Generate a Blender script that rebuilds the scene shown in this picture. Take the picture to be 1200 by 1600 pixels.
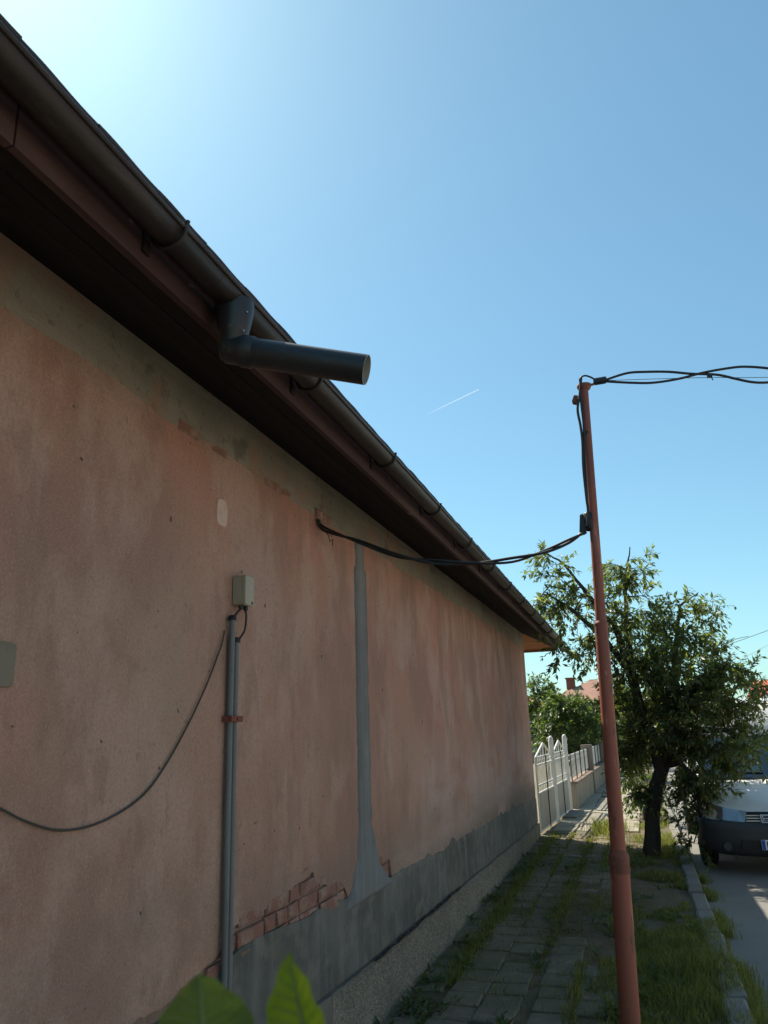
import bpy, math, random
from mathutils import Vector, Matrix, noise as mnoise
R = math.radians
SC = bpy.context.scene
for o in list(bpy.data.objects): bpy.data.objects.remove(o)
COL = SC.collection

# ------------------------------------------------------------------ camera
EYE = Vector((0, 0, 1.7)); FL = 1200.0
YAW, PITCH, ROLL = R(17.13), R(15.83), R(-1.8)
_f = Vector((-math.sin(YAW)*math.cos(PITCH), math.cos(YAW)*math.cos(PITCH), math.sin(PITCH)))
_r0 = Vector((math.cos(YAW), math.sin(YAW), 0)); _u0 = _r0.cross(_f)
_r = _r0*math.cos(ROLL) + _u0*math.sin(ROLL); _u = -_r0*math.sin(ROLL) + _u0*math.cos(ROLL)
cam = bpy.data.cameras.new('camera'); cam.sensor_fit = 'VERTICAL'; cam.sensor_height = 24; cam.lens = 18.0
cam.clip_start = 0.02; cam.clip_end = 40000
camo = bpy.data.objects.new('camera', cam); COL.objects.link(camo)
camo.matrix_world = Matrix(((_r.x, _u.x, -_f.x, EYE.x), (_r.y, _u.y, -_f.y, EYE.y), (_r.z, _u.z, -_f.z, EYE.z), (0, 0, 0, 1)))
SC.camera = camo
cam.dof.use_dof = True; cam.dof.focus_distance = 6.0; cam.dof.aperture_fstop = 7.0

# ------------------------------------------------------------------ sky, sun, exposure
SUN_AZ, SUN_EL = 52.0, 51.2          # azimuth measured to the left of the street direction (+Y)
world = bpy.data.worlds.new('World'); SC.world = world; world.use_nodes = True
wn = world.node_tree; wn.nodes.clear()
sky = wn.nodes.new('ShaderNodeTexSky'); sky.sky_type = 'NISHITA'; sky.sun_disc = False
sky.sun_elevation = R(SUN_EL); sky.sun_rotation = R(-SUN_AZ)
sky.altitude = 100; sky.air_density = 1.0; sky.dust_density = 0.65; sky.ozone_density = 2.0
bg = wn.nodes.new('ShaderNodeBackground'); bg.inputs['Strength'].default_value = 0.09
sg = wn.nodes.new('ShaderNodeGamma'); sg.inputs[1].default_value = .8       # soft highlight roll-off of the sky
tint = wn.nodes.new('ShaderNodeVectorMath'); tint.operation = 'MULTIPLY'; tint.inputs[1].default_value = (.92, 1.33, 1.33)   # the camera's white balance
wo = wn.nodes.new('ShaderNodeOutputWorld')
wn.links.new(sky.outputs[0], sg.inputs[0]); wn.links.new(sg.outputs[0], tint.inputs[0]); wn.links.new(tint.outputs[0], bg.inputs[0]); wn.links.new(bg.outputs[0], wo.inputs[0])
sv = Vector((-math.sin(R(SUN_AZ))*math.cos(R(SUN_EL)), math.cos(R(SUN_AZ))*math.cos(R(SUN_EL)), math.sin(R(SUN_EL))))
sl = bpy.data.lights.new('sun', 'SUN'); sl.energy = 5.0; sl.angle = R(0.53); sl.color = (1.0, 0.91, 0.76)
so = bpy.data.objects.new('sun', sl); COL.objects.link(so)
so.rotation_euler = sv.to_track_quat('Z', 'Y').to_euler(); so.location = (-20, 20, 30)
vs = SC.view_settings; vs.view_transform = 'Standard'; vs.look = 'None'; vs.exposure = 0.9; vs.gamma = 1.0
vs.use_curve_mapping = False

# ------------------------------------------------------------------ pixel of the photograph -> point
def ray(x, y): return (_r*((x-600)/FL) + _u*((800-y)/FL) + _f).normalized()
def on_z(x, y, z=0.0): d = ray(x, y); return EYE + d*((z-EYE.z)/d.z)
def on_x(x, y, X): d = ray(x, y); return EYE + d*((X-EYE.x)/d.x)
def on_y(x, y, Y): d = ray(x, y); return EYE + d*((Y-EYE.y)/d.y)

# ------------------------------------------------------------------ mesh helpers
class MB:
    def __init__(s): s.v = []; s.f = []; s.sm = []
    def add(s, vs, fs, smooth=False):
        n = len(s.v); s.v += [tuple(p) for p in vs]; s.f += [tuple(i+n for i in f) for f in fs]; s.sm += [smooth]*len(fs)
    def box(s, c, d, rot=None, bev=0.0):
        hx, hy, hz = d[0]/2, d[1]/2, d[2]/2
        if bev <= 0:
            P = [Vector((x, y, z)) for z in (-hz, hz) for y in (-hy, hy) for x in (-hx, hx)]
            F = [(0, 2, 3, 1), (4, 5, 7, 6), (0, 1, 5, 4), (2, 6, 7, 3), (0, 4, 6, 2), (1, 3, 7, 5)]
        else:
            b = bev; P = []; F = []
            def ring(z, i): return [(-hx+i, -hy+i, z), (hx-i, -hy+i, z), (hx-i, hy-i, z), (-hx+i, hy-i, z)]
            L = [ring(-hz, b), ring(-hz+b, 0), ring(hz-b, 0), ring(hz, b)]
            for l in L: P += [Vector(p) for p in l]
            for k in range(3):
                for j in range(4):
                    a, bb = k*4+j, k*4+(j+1) % 4; F.append((a, bb, bb+4, a+4))
            F += [(3, 2, 1, 0), (12, 13, 14, 15)]
        if rot: P = [rot @ p for p in P]
        c = Vector(c); s.add([p+c for p in P], F); return s
    def hexa(s, a, b):            # two rings of 4 points
        s.add(list(a)+list(b), [(3, 2, 1, 0), (4, 5, 6, 7), (0, 1, 5, 4), (1, 2, 6, 5), (2, 3, 7, 6), (3, 0, 4, 7)]); return s
    def tube(s, pts, rad, n=10, caps=True):
        pts = [Vector(p) for p in pts]
        if not isinstance(rad, (list, tuple)): rad = [rad]*len(pts)
        V = []; F = []; ref = None
        for i, p in enumerate(pts):
            t = (pts[min(i+1, len(pts)-1)] - pts[max(i-1, 0)]); t = t.normalized() if t.length > 1e-9 else Vector((0, 0, 1))
            if ref is None: ref = t.orthogonal().normalized()
            ref = (ref - t*ref.dot(t)); ref = ref.normalized() if ref.length > 1e-6 else t.orthogonal().normalized()
            w = t.cross(ref)
            for k in range(n):
                a = 2*math.pi*k/n; V.append(p + (ref*math.cos(a) + w*math.sin(a))*rad[i])
        for i in range(len(pts)-1):
            for k in range(n):
                a, b = i*n+k, i*n+(k+1) % n; F.append((a, b, b+n, a+n))
        s.add(V, F, True)
        if caps:
            m = len(pts)-1
            s.add(V[:n], [tuple(range(n-1, -1, -1))]); s.add(V[m*n:], [tuple(range(n))])
        return s
    def lathe(s, c, prof, n=16):     # prof: (r, z) upwards, about z at c
        c = Vector(c); V = []; F = []
        for r_, z in prof:
            for k in range(n):
                a = 2*math.pi*k/n; V.append(c + Vector((r_*math.cos(a), r_*math.sin(a), z)))
        for i in range(len(prof)-1):
            for k in range(n):
                a, b = i*n+k, i*n+(k+1) % n; F.append((a, b, b+n, a+n))
        s.add(V, F, True); return s
    def mesh(s, name, m):
        me = bpy.data.meshes.new(name); me.from_pydata(s.v, [], s.f)
        me.polygons.foreach_set('use_smooth', s.sm); me.materials.append(m); me.update(); return me
    def build(s, name, m, parent=None, loc=None):
        return link(name, s.mesh(name, m), parent, loc)
def link(name, me, parent=None, loc=None, rot=None):
    o = bpy.data.objects.new(name, me); COL.objects.link(o)
    if loc is not None: o.location = loc
    if rot is not None: o.rotation_euler = rot
    if parent is not None:
        o.parent = parent; w = WL.get(parent.name, Vector((0, 0, 0)))
        o.matrix_parent_inverse = Matrix.Translation(w).inverted()
        WL[o.name] = Vector((0, 0, 0)) if loc is None else Vector(loc)
    return o
WL = {}
def tag(o, label, cat=None, group=None, kind=None):
    if label: o['label'] = label
    if cat: o['category'] = cat
    if group: o['group'] = group
    if kind: o['kind'] = kind
    return o
def thing(name, loc, label, cat, group=None):
    o = bpy.data.objects.new(name, None); COL.objects.link(o); o.location = loc; o.empty_display_size = .1
    WL[o.name] = Vector(loc); return tag(o, label, cat, group)
def struct(o): o['kind'] = 'structure'; return o
def nz(x, y=0.0, z=0.0): return mnoise.noise(Vector((x, y, z)))

# ------------------------------------------------------------------ material helpers
def mat(name, base, rough=0.85, layers=(), bump=(), metallic=0.0, spec=0.35, island=0.0, trans=None, coord='pos', coat=0.0):
    """layers: (scale or (sx,sy,sz), detail, lo, hi, colour, opacity[, axis gradient])"""
    m = bpy.data.materials.new(name); m.use_nodes = True; t = m.node_tree; N = t.nodes; L = t.links
    b = N['Principled BSDF']; b.inputs['Roughness'].default_value = rough; b.inputs['Metallic'].default_value = metallic
    b.inputs['Specular IOR Level'].default_value = spec
    if coat: b.inputs['Coat Weight'].default_value = coat; b.inputs['Coat Roughness'].default_value = .05
    if coord == 'pos': pos = N.new('ShaderNodeNewGeometry').outputs['Position']
    else: pos = N.new('ShaderNodeTexCoord').outputs['Object']
    def nzn(scale, detail, rg=0.6):
        mp = N.new('ShaderNodeMapping'); L.new(pos, mp.inputs[0])
        mp.inputs['Scale'].default_value = scale if isinstance(scale, tuple) else (scale,)*3
        tx = N.new('ShaderNodeTexNoise'); tx.inputs['Scale'].default_value = 1; tx.inputs['Detail'].default_value = detail
        tx.inputs['Roughness'].default_value = rg; L.new(mp.outputs[0], tx.inputs[0]); return tx.outputs[0]
    def ramp(src, lo, hi):
        r = N.new('ShaderNodeMapRange'); r.inputs[1].default_value = lo; r.inputs[2].default_value = hi; L.new(src, r.inputs[0]); return r.outputs[0]
    def mul(a, k):
        q = N.new('ShaderNodeMath'); q.operation = 'MULTIPLY'; L.new(a, q.inputs[0])
        if isinstance(k, (int, float)): q.inputs[1].default_value = k
        else: L.new(k, q.inputs[1])
        return q.outputs[0]
    cur = None
    def mixc(fac, col):
        nonlocal cur
        mx = N.new('ShaderNodeMix'); mx.data_type = 'RGBA'; L.new(fac, mx.inputs[0])
        if cur is None: mx.inputs[6].default_value = (*base, 1)
        else: L.new(cur, mx.inputs[6])
        mx.inputs[7].default_value = (*col, 1); cur = mx.outputs[2]
    for l in layers:
        fac = ramp(nzn(l[0], l[1]), l[2], l[3])
        if len(l) > 6 and l[6]:       # (axis, from, to): where on the thing the stain sits
            sp = N.new('ShaderNodeSeparateXYZ'); L.new(pos, sp.inputs[0])
            for ax, a0, a1 in l[6]: fac = mul(fac, ramp(sp.outputs['XYZ'.index(ax)], a0, a1))
        mixc(mul(fac, l[5]), l[4])
    if island:
        g = N.new('ShaderNodeNewGeometry'); hs = N.new('ShaderNodeHueSaturation')
        v = N.new('ShaderNodeMapRange'); v.inputs[3].default_value = 1-island; v.inputs[4].default_value = 1+island
        L.new(g.outputs['Random Per Island'], v.inputs[0]); L.new(v.outputs[0], hs.inputs['Value'])
        hv = N.new('ShaderNodeMapRange'); hv.inputs[3].default_value = .485; hv.inputs[4].default_value = .515
        sh = N.new('ShaderNodeMath'); sh.operation = 'FRACT'; m7 = mul(g.outputs['Random Per Island'], 7.31); L.new(m7, sh.inputs[0])
        L.new(sh.outputs[0], hv.inputs[0]); L.new(hv.outputs[0], hs.inputs['Hue'])
        if cur is None: hs.inputs['Color'].default_value = (*base, 1)
        else: L.new(cur, hs.inputs['Color'])
        cur = hs.outputs[0]
    if cur is None: b.inputs['Base Color'].default_value = (*base, 1)
    else: L.new(cur, b.inputs['Base Color'])
    last = None
    for sc, det, st, dist in bump:
        bp = N.new('ShaderNodeBump'); bp.inputs['Strength'].default_value = st; bp.inputs['Distance'].default_value = dist
        L.new(nzn(sc, det, .7), bp.inputs['Height'])
        if last: L.new(last, bp.inputs['Normal'])
        last = bp.outputs[0]
    if last: L.new(last, b.inputs['Normal'])
    if trans:
        tr = N.new('ShaderNodeBsdfTranslucent'); ms = N.new('ShaderNodeMixShader'); ms.inputs[0].default_value = trans[1]
        if cur is not None:
            g2 = N.new('ShaderNodeMix'); g2.data_type = 'RGBA'; g2.blend_type = 'MULTIPLY'; g2.inputs[0].default_value = 1
            L.new(cur, g2.inputs[6]); g2.inputs[7].default_value = (*trans[0], 1); L.new(g2.outputs[2], tr.inputs[0])
        else: tr.inputs[0].default_value = (*[a*c for a, c in zip(base, trans[0])], 1)
        L.new(b.outputs[0], ms.inputs[1]); L.new(tr.outputs[0], ms.inputs[2]); L.new(ms.outputs[0], N['Material Output'].inputs[0])
    return m
M = {}
M['stucco'] = mat('stucco', (0.463, 0.209, 0.153), .95, [
    ((.45, .45, .5), 4, .38, .62, (0.418, 0.249, 0.175), .8),
    ((.55, .55, .5), 5, .33, .58, (0.362, 0.277, 0.209), .85, (('Y', 4.6, 2.6), ('Z', 2.9, 1.9))),
    ((1.2, 1.2, .9), 5, .42, .58, (0.305, 0.175, 0.133), .75),
    ((2.6, 2.6, 1.6), 5, .48, .60, (0.486, 0.328, 0.26), .65),
    ((4.5, 5, 2.2), 6, .54, .62, (0.271, 0.169, 0.13), .55),
    ((2, 6, .5), 3, .62, .78, (0.531, 0.384, 0.294), .5, (('Z', 1.6, 2.6),)),
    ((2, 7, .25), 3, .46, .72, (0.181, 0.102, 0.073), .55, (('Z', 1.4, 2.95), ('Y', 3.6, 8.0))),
    ((1, .6, 1.5), 3, .36, .52, (0.52, 0.384, 0.339), .75, (('Z', 1.75, 1.0), ('Y', 4.6, 6.5))),
    ((1, .45, 2.2), 4, .36, .56, (0.169, 0.147, 0.119), .75, (('Z', 1.2, .72),)),
    ((1, 1.1, 1.1), 3, .3, .5, (0.147, 0.124, 0.102), .7, (('Z', .93, .70), ('Y', 5.0, 6.5))),
    (85, 4, .44, .62, (0.249, 0.164, 0.124), .38),
    (130, 2, .50, .70, (0.565, 0.407, 0.328), .30),
    (26, 6, .60, .74, (0.192, 0.13, 0.096), .55),
    ((15, 15, 15), 2, .735, .75, (0.06, 0.045, 0.04), .9),
], [(130, 4, .6, .006), (28, 4, .5, .010), ((3, 3.5, 3), 4, .40, .03), (9, 3, .35, .012)])
M['beam'] = mat('concrete_beam', (.27, .235, .18), .95, [(2.2, 5, .42, .62, (.20, .175, .135), .8), ((2, 1.2, 12), 4, .5, .7, (.33, .29, .23), .6), (30, 4, .58, .72, (.10, .085, .065), .6), ((1, 2.2, 2.6), 5, .54, .62, (.33, .19, .13), .7), ((3, 3, 3), 5, .6, .66, (.13, .11, .085), .7)],
                 [(60, 5, .6, .008), (9, 4, .5, .014)])
M['cement'] = mat('cement_render', (.150, .147, .135), .92, [(1.4, 5, .4, .60, (.105, .105, .095), .85), ((.8, 1.1, 2.5), 5, .44, .58, (.075, .078, .068), .7), (6, 5, .52, .64, (.20, .19, .165), .6), ((3, 10, .7), 4, .5, .72, (.22, .215, .20), .6), (45, 3, .6, .75, (.11, .11, .11), .5), ((1.5, 2, 3), 4, .55, .68, (.16, .16, .125), .7)],
                   [(50, 5, .6, .007), (5, 4, .55, .016), (14, 4, .5, .01)])
M['strip'] = mat('cement_strip', (.18, .182, .178), .92, [((3, 14, .9), 4, .45, .65, (.25, .25, .245), .6), (3, 4, .45, .65, (.14, .14, .135), .6)], [((20, 40, 4), 4, .35, .005), (70, 3, .2, .003)])
M['mortar'] = mat('mortar', (.29, .215, .165), .95, [(12, 4, .45, .65, (.20, .14, .11), .8)], [(40, 5, .9, .014)])
M['brick'] = mat('brick', (.27, .14, .10), .92, [(9, 4, .45, .62, (.36, .25, .19), .85), (40, 4, .55, .7, (.17, .10, .075), .6)], [(45, 5, .9, .012), (12, 4, .8, .02)], island=.15)
M['pebble'] = mat('pebble_dash', (.17, .16, .135), .95, [(2, 4, .4, .62, (.12, .12, .095), .7)], [(160, 2, .5, .004)], island=.0)
M['stones'] = mat('pebbles', (.23, .215, .18), .85, [(3, 4, .4, .65, (.15, .145, .115), .7)], island=.45)
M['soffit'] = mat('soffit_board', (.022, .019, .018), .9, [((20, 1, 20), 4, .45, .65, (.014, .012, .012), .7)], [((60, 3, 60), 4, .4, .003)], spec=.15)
M['fascia'] = mat('painted_fascia', (.052, .027, .026), .75, [((30, .8, 6), 4, .5, .62, (.095, .055, .048), .55), (9, 5, .6, .7, (.04, .028, .026), .7), ((14, 5, 14), 4, .68, .72, (.2, .16, .14), .7)], [((60, 3, 30), 4, .3, .002)], spec=.25)
M['rakesoffit'] = mat('bounce_tinted_soffit', (.36, .16, .075), .75, [((1.2, 25, 25), 4, .45, .65, (.27, .115, .06), .6)], [((3, 60, 60), 4, .3, .002)])  # warm bounce from sunlit ground painted into the end eave boards
M['gutter'] = mat('gutter_metal', (.034, .026, .023), .5, [((8, 1.5, 8), 4, .45, .65, (.062, .05, .042), .7), (14, 4, .55, .68, (.03, .022, .02), .7), ((30, 4, 30), 4, .6, .7, (.095, .08, .068), .5)], [(30, 3, .15, .002), ((12, 1, 12), 3, .3, .006)], metallic=.45, spec=.45)
M['tile'] = mat('roof_tile', (.045, .032, .028), .85, [(5, 4, .45, .65, (.025, .022, .02), .8)], [(30, 4, .5, .005)])
M['pipe_dark'] = mat('dark_pipe', (.013, .0155, .018), .42, [(7, 4, .45, .7, (.022, .026, .029), .7), ((18, 40, 40), 4, .62, .7, (.06, .062, .06), .4)], [(40, 3, .05, .001)], spec=.5)
M['pipe_in'] = mat('pipe_inside', (.34, .34, .30), .6, [(12, 3, .45, .65, (.25, .25, .22), .6)])
M['polepaint'] = mat('pole_red_oxide', (.27, .08, .05), .6, [((6, 6, 1.2), 5, .44, .62, (.165, .056, .04), .85), ((22, 22, 5), 5, .58, .63, (.085, .05, .04), .85), ((30, 30, 9), 4, .66, .69, (.40, .26, .2), .7), (30, 4, .6, .7, (.17, .075, .055), .7), ((15, 15, 2), 3, .64, .7, (.42, .2, .14), .6)], [(50, 4, .15, .002), ((20, 20, 2), 3, .15, .003)], spec=.4)
M['rust'] = mat('rusty_weld', (.16, .065, .045), .8, [(30, 4, .45, .6, (.25, .09, .06), .7)], [(60, 4, .5, .003)])
M['rubber'] = mat('black_rubber', (.018, .018, .019), .5, [(20, 3, .5, .7, (.03, .03, .03), .5)])
M['tape'] = mat('black_tape', (.02, .02, .022), .35, [(20, 3, .5, .7, (.035, .035, .037), .5)], [(30, 3, .3, .003)])
M['wire'] = mat('wire_grey', (.06, .055, .045), .7)
M['conduit'] = mat('grey_conduit', (.165, .17, .168), .5, [((8, 8, 1.5), 4, .45, .65, (.115, .12, .12), .7), (30, 4, .6, .72, (.2, .2, .19), .5)], [(40, 3, .08, .001)])
M['boxpl'] = mat('beige_plastic', (.36, .33, .25), .5, [((6, 6, 2), 4, .5, .7, (.27, .25, .19), .6)], [(60, 3, .05, .001)])
M['clamp'] = mat('rusty_clamp', (.21, .06, .045), .75, [(30, 4, .45, .65, (.13, .05, .04), .7)])
M['soil'] = mat('soil', (.14, .105, .062), .97, [(1.2, 6, .42, .6, (.09, .095, .045), .8), (7, 5, .45, .6, (.17, .14, .095), .6), (60, 4, .55, .7, (.03, .026, .02), .7)], [(25, 6, .8, .03), (120, 3, .6, .008)])
M['field'] = mat('ground', (.19, .165, .12), .97, [(.15, 6, .4, .6, (.11, .115, .06), .9), (3, 5, .45, .6, (.14, .12, .08), .6)], [(4, 6, .6, .05)])
M['gravel'] = mat('gravel_verge', (.30, .27, .215), .95, [(2, 5, .42, .62, (.22, .20, .15), .7), (60, 3, .5, .7, (.38, .35, .29), .6)], [(60, 4, .6, .01)])
M['slab'] = mat('pavement_slab', (.18, .152, .105), .93, [(1.7, 5, .42, .62, (.14, .12, .08), .8), (11, 5, .5, .68, (.26, .225, .165), .6), (.9, 4, .42, .58, (.09, .095, .05), .7), (90, 3, .58, .72, (.09, .085, .075), .7)], [(90, 4, .5, .004), (9, 4, .4, .01)], island=.1)
M['slab_far'] = mat('sunlit_pale_slab', (.29, .265, .205), .93, [(1.7, 5, .42, .62, (.22, .20, .15), .8), (11, 5, .5, .68, (.35, .32, .26), .6), (90, 3, .58, .72, (.14, .125, .10), .7)], [(90, 4, .5, .004), (9, 4, .4, .01)])  # larger far slabs, colour lightened to brighten the sunlit stretch
M['kerb'] = mat('kerb_stone', (.20, .19, .165), .92, [(3, 5, .42, .62, (.13, .125, .105), .8), (50, 3, .58, .7, (.12, .115, .105), .6)], [(70, 4, .5, .005), (8, 4, .4, .012)])
M['asphalt'] = mat('asphalt', (.17, .165, .15), .93, [(.7, 5, .42, .62, (.21, .20, .18), .7), (5, 5, .55, .68, (.13, .128, .12), .6), (140, 2, .55, .7, (.26, .25, .23), .6)], [(160, 3, .6, .006), (20, 4, .35, .01)])
M['bark'] = mat('bark', (.06, .047, .038), .95, [((9, 9, 3), 5, .45, .62, (.035, .028, .023), .8), (25, 4, .6, .7, (.10, .085, .07), .6)], [((30, 30, 8), 5, .9, .02), (9, 3, .5, .02)])
M['leaf'] = mat('tree_leaf', (.105, .125, .05), .4, trans=((1.9, 2.1, .9), .5), island=.35, spec=.45)
M['leaf_b'] = mat('shrub_leaf', (.066, .092, .028), .45, trans=((1.9, 2.2, .9), .42), island=.35, spec=.45)
M['leaf_c'] = mat('far_leaf', (.06, .085, .035), .5, trans=((1.8, 2.1, .9), .4), island=.35)
M['leaf_near'] = mat('near_leaf', (.12, .15, .02), .38, [(35, 4, .4, .65, (.17, .2, .03), .7), ((110, 110, 110), 3, .5, .7, (.085, .125, .016), .5)], [(120, 3, .2, .001)], trans=((2.0, 2.2, .8), .6), spec=.5)
M['leafrib'] = mat('near_leaf_rib', (.22, .27, .09), .5, trans=((1.3, 1.3, .9), .3))
M['stem'] = mat('green_stem', (.10, .12, .04), .6, [(20, 4, .45, .65, (.13, .09, .05), .7)])
M['grass'] = mat('grass_blade', (.155, .165, .06), .6, trans=((1.5, 1.6, .8), .5), island=.5, spec=.3)
M['dry'] = mat('dry_grass', (.16, .13, .075), .8, trans=((1.2, 1.2, .9), .3), island=.35)
M['white'] = mat('white_paint', (.62, .62, .59), .5, [(6, 4, .5, .7, (.48, .46, .42), .6)], [(50, 3, .1, .001)])
M['gatepanel'] = mat('gate_sheet', (.36, .33, .285), .6, [((3, 3, 1), 4, .45, .65, (.29, .26, .215), .7)], [(20, 3, .1, .003)])
M['fencewall'] = mat('fence_base', (.31, .265, .205), .93, [(1.5, 5, .42, .62, (.24, .20, .15), .8), ((4, 4, .6), 4, .52, .7, (.2, .16, .12), .6)], [(40, 4, .5, .006)])
M['cap'] = mat('wall_cap', (.26, .185, .14), .9, [(6, 4, .45, .65, (.19, .135, .1), .7)], [(40, 4, .4, .004)])
M['pillar'] = mat('fence_pillar', (.23, .19, .155), .9, [(4, 4, .45, .65, (.16, .135, .11), .7)], [(40, 4, .4, .004)])
M['housewall_w'] = mat('pale_wall', (.62, .61, .56), .9, [(1, 4, .45, .65, (.52, .5, .45), .6)], [(40, 4, .3, .004)])
M['housewall_p'] = mat('beige_wall', (.42, .34, .27), .9, [(1, 4, .45, .65, (.35, .28, .22), .6)])
M['redtile'] = mat('red_tile', (.42, .115, .06), .8, [(3, 4, .45, .65, (.3, .085, .05), .7)], island=.18)
M['oldtile'] = mat('old_tile', (.30, .17, .12), .85, [(1.2, 4, .45, .65, (.21, .125, .09), .7)], island=.2)
M['chim'] = mat('chimney_brick', (.23, .09, .06), .9, [(6, 4, .45, .65, (.16, .07, .05), .7)])
M['carpaint'] = mat('white_van_paint', (.66, .66, .64), .35, [(2.5, 4, .45, .7, (.56, .55, .51), .6)], spec=.5, coat=.3)
M['carplast'] = mat('bumper_plastic', (.035, .036, .038), .55, [(4, 4, .45, .7, (.05, .049, .046), .6)], spec=.4)
M['chrome'] = mat('chrome', (.6, .61, .62), .18, metallic=1.0)
M['tyre'] = mat('tyre', (.02, .02, .02), .85)
M['alloy'] = mat('alloy', (.35, .36, .37), .35, metallic=.9)
M['plate'] = mat('plate_white', (.7, .7, .68), .4)
M['plateblue'] = mat('plate_blue', (.02, .06, .3), .4)
M['black'] = mat('black_print', (.01, .01, .01), .5)
M['interior'] = mat('car_interior', (.03, .03, .032), .8)
M['window'] = mat('dark_window', (.03, .035, .04), .1, spec=.6)
def glass(name, tint, gl, rough=.03):
    m = bpy.data.materials.new(name); m.use_nodes = True; t = m.node_tree; N = t.nodes; L = t.links; N.remove(N['Principled BSDF'])
    tr = N.new('ShaderNodeBsdfTransparent'); tr.inputs[0].default_value = (*tint, 1)
    g = N.new('ShaderNodeBsdfGlossy'); g.inputs['Roughness'].default_value = rough
    fr = N.new('ShaderNodeFresnel'); fr.inputs[0].default_value = 1.5
    ma = N.new('ShaderNodeMath'); ma.operation = 'ADD'; ma.inputs[1].default_value = gl; L.new(fr.outputs[0], ma.inputs[0])
    mx = N.new('ShaderNodeMixShader'); L.new(ma.outputs[0], mx.inputs[0]); L.new(tr.outputs[0], mx.inputs[1]); L.new(g.outputs[0], mx.inputs[2])
    L.new(mx.outputs[0], N['Material Output'].inputs[0]); return m
M['glass'] = glass('car_glass', (.35, .42, .42), .08)
M['lampglass'] = glass('headlamp_glass', (.8, .82, .82), .1)
# ================================================================== GROUND, ROAD, PAVEMENT
ROADZ = -.09; KX0, KX1 = .33, .47
rng = random.Random(7)
m = MB(); m.add([(-400, -200, -.16), (400, -200, -.16), (400, 900, -.16), (-400, 900, -.16)], [(0, 1, 2, 3)])
struct(m.build('ground', M['field']))
def sheet(name, x0, x1, y0, y1, z, mt, nx, ny, amp, sc):
    V = []; F = []
    for j in range(ny+1):
        for i in range(nx+1):
            x = x0+(x1-x0)*i/nx; y = y0+(y1-y0)*j/ny
            V.append((x, y, z+amp*nz(x*sc, y*sc, 3.1)))
    for j in range(ny):
        for i in range(nx): a = j*(nx+1)+i; F.append((a, a+1, a+nx+2, a+nx+1))
    mb = MB(); mb.add(V, F, True); return mb.build(name, mt)
struct(sheet('road', KX1+.005, 4.0, -8, 90, ROADZ, M['asphalt'], 12, 200, .008, .9))
struct(sheet('verge', -1.72, KX0-.004, -6, 60, -.018, M['soil'], 30, 400, .035, 2.3))
struct(sheet('far_verge', 4.1, 9.0, -8, 90, .0, M['gravel'], 14, 120, .05, .6))
# pavement (paving slabs are pieces of it)
pav = struct(sheet('pavement', -1.66, -.30, 1.5, 30, -.004, M['soil'], 40, 600, .02, 4.5))
PX0 = -1.50
slab_meshes = []
for k in range(6):
    q = random.Random(k); mb = MB(); V = []
    hx, hy, hz = .122, .124, .025
    for z, i in ((-hz, 0), (hz-.008, 0), (hz, .009)):
        for sx, sy in ((-1, -1), (1, -1), (1, 1), (-1, 1)):
            V.append((sx*(hx-i)+q.uniform(-.005, .004), sy*(hy-i)+q.uniform(-.005, .004), z+q.uniform(-.002, .002)))
    F = [(0, 1, 5, 4), (1, 2, 6, 5), (2, 3, 7, 6), (3, 0, 4, 7), (4, 5, 9, 8), (5, 6, 10, 9), (6, 7, 11, 10), (7, 4, 8, 11), (8, 9, 10, 11)]
    mb.add(V, F); slab_meshes.append(mb.mesh('paving_slab', M['slab']))
cnt = 0
slab_spots = []
SLABX = [(-1.565, .5), (-1.275, .03), (-1.022, .05), (-.70, .2), (-.448, .5)]
for j in range(39):
    for i, (x, miss) in enumerate(SLABX):
        y = 4.25+j*.254
        if rng.random() < miss+(.25 if 7.2 < y < 9.0 and i > 2 else 0): continue
        o = link('paving_slab', rng.choice(slab_meshes), pav, (x+rng.uniform(-.008, .008), y+rng.uniform(-.008, .008), -.014+rng.uniform(-.006, .005)+(.006*nz(x, y))),
                 (rng.uniform(-.025, .025), rng.uniform(-.025, .025), rng.uniform(-.03, .03)+rng.choice((0, math.pi/2, math.pi))))
        slab_spots.append((x, y)); cnt += 1
big = []
for k in range(4):
    q = random.Random(k+50); mb = MB(); V = []
    hx, hy, hz = .225, .245, .03
    for z, i in ((-hz, 0), (hz-.01, 0), (hz, .012)):
        for sx, sy in ((-1, -1), (1, -1), (1, 1), (-1, 1)):
            V.append((sx*(hx-i)+q.uniform(-.008, .008), sy*(hy-i)+q.uniform(-.008, .008), z+q.uniform(-.004, .004)))
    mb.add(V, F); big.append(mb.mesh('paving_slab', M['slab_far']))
for j in range(32):
    for i in range(3):
        x = PX0+.2+i*.46+.016*j*.3; y = 14.15+j*.5
        if rng.random() < .05: continue
        link('paving_slab', rng.choice(big), pav, (x+rng.uniform(-.01, .01), y+rng.uniform(-.01, .01), -.012+rng.uniform(-.008, .008)), (rng.uniform(-.02, .02), rng.uniform(-.02, .02), rng.uniform(-.025, .025)))
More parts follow.
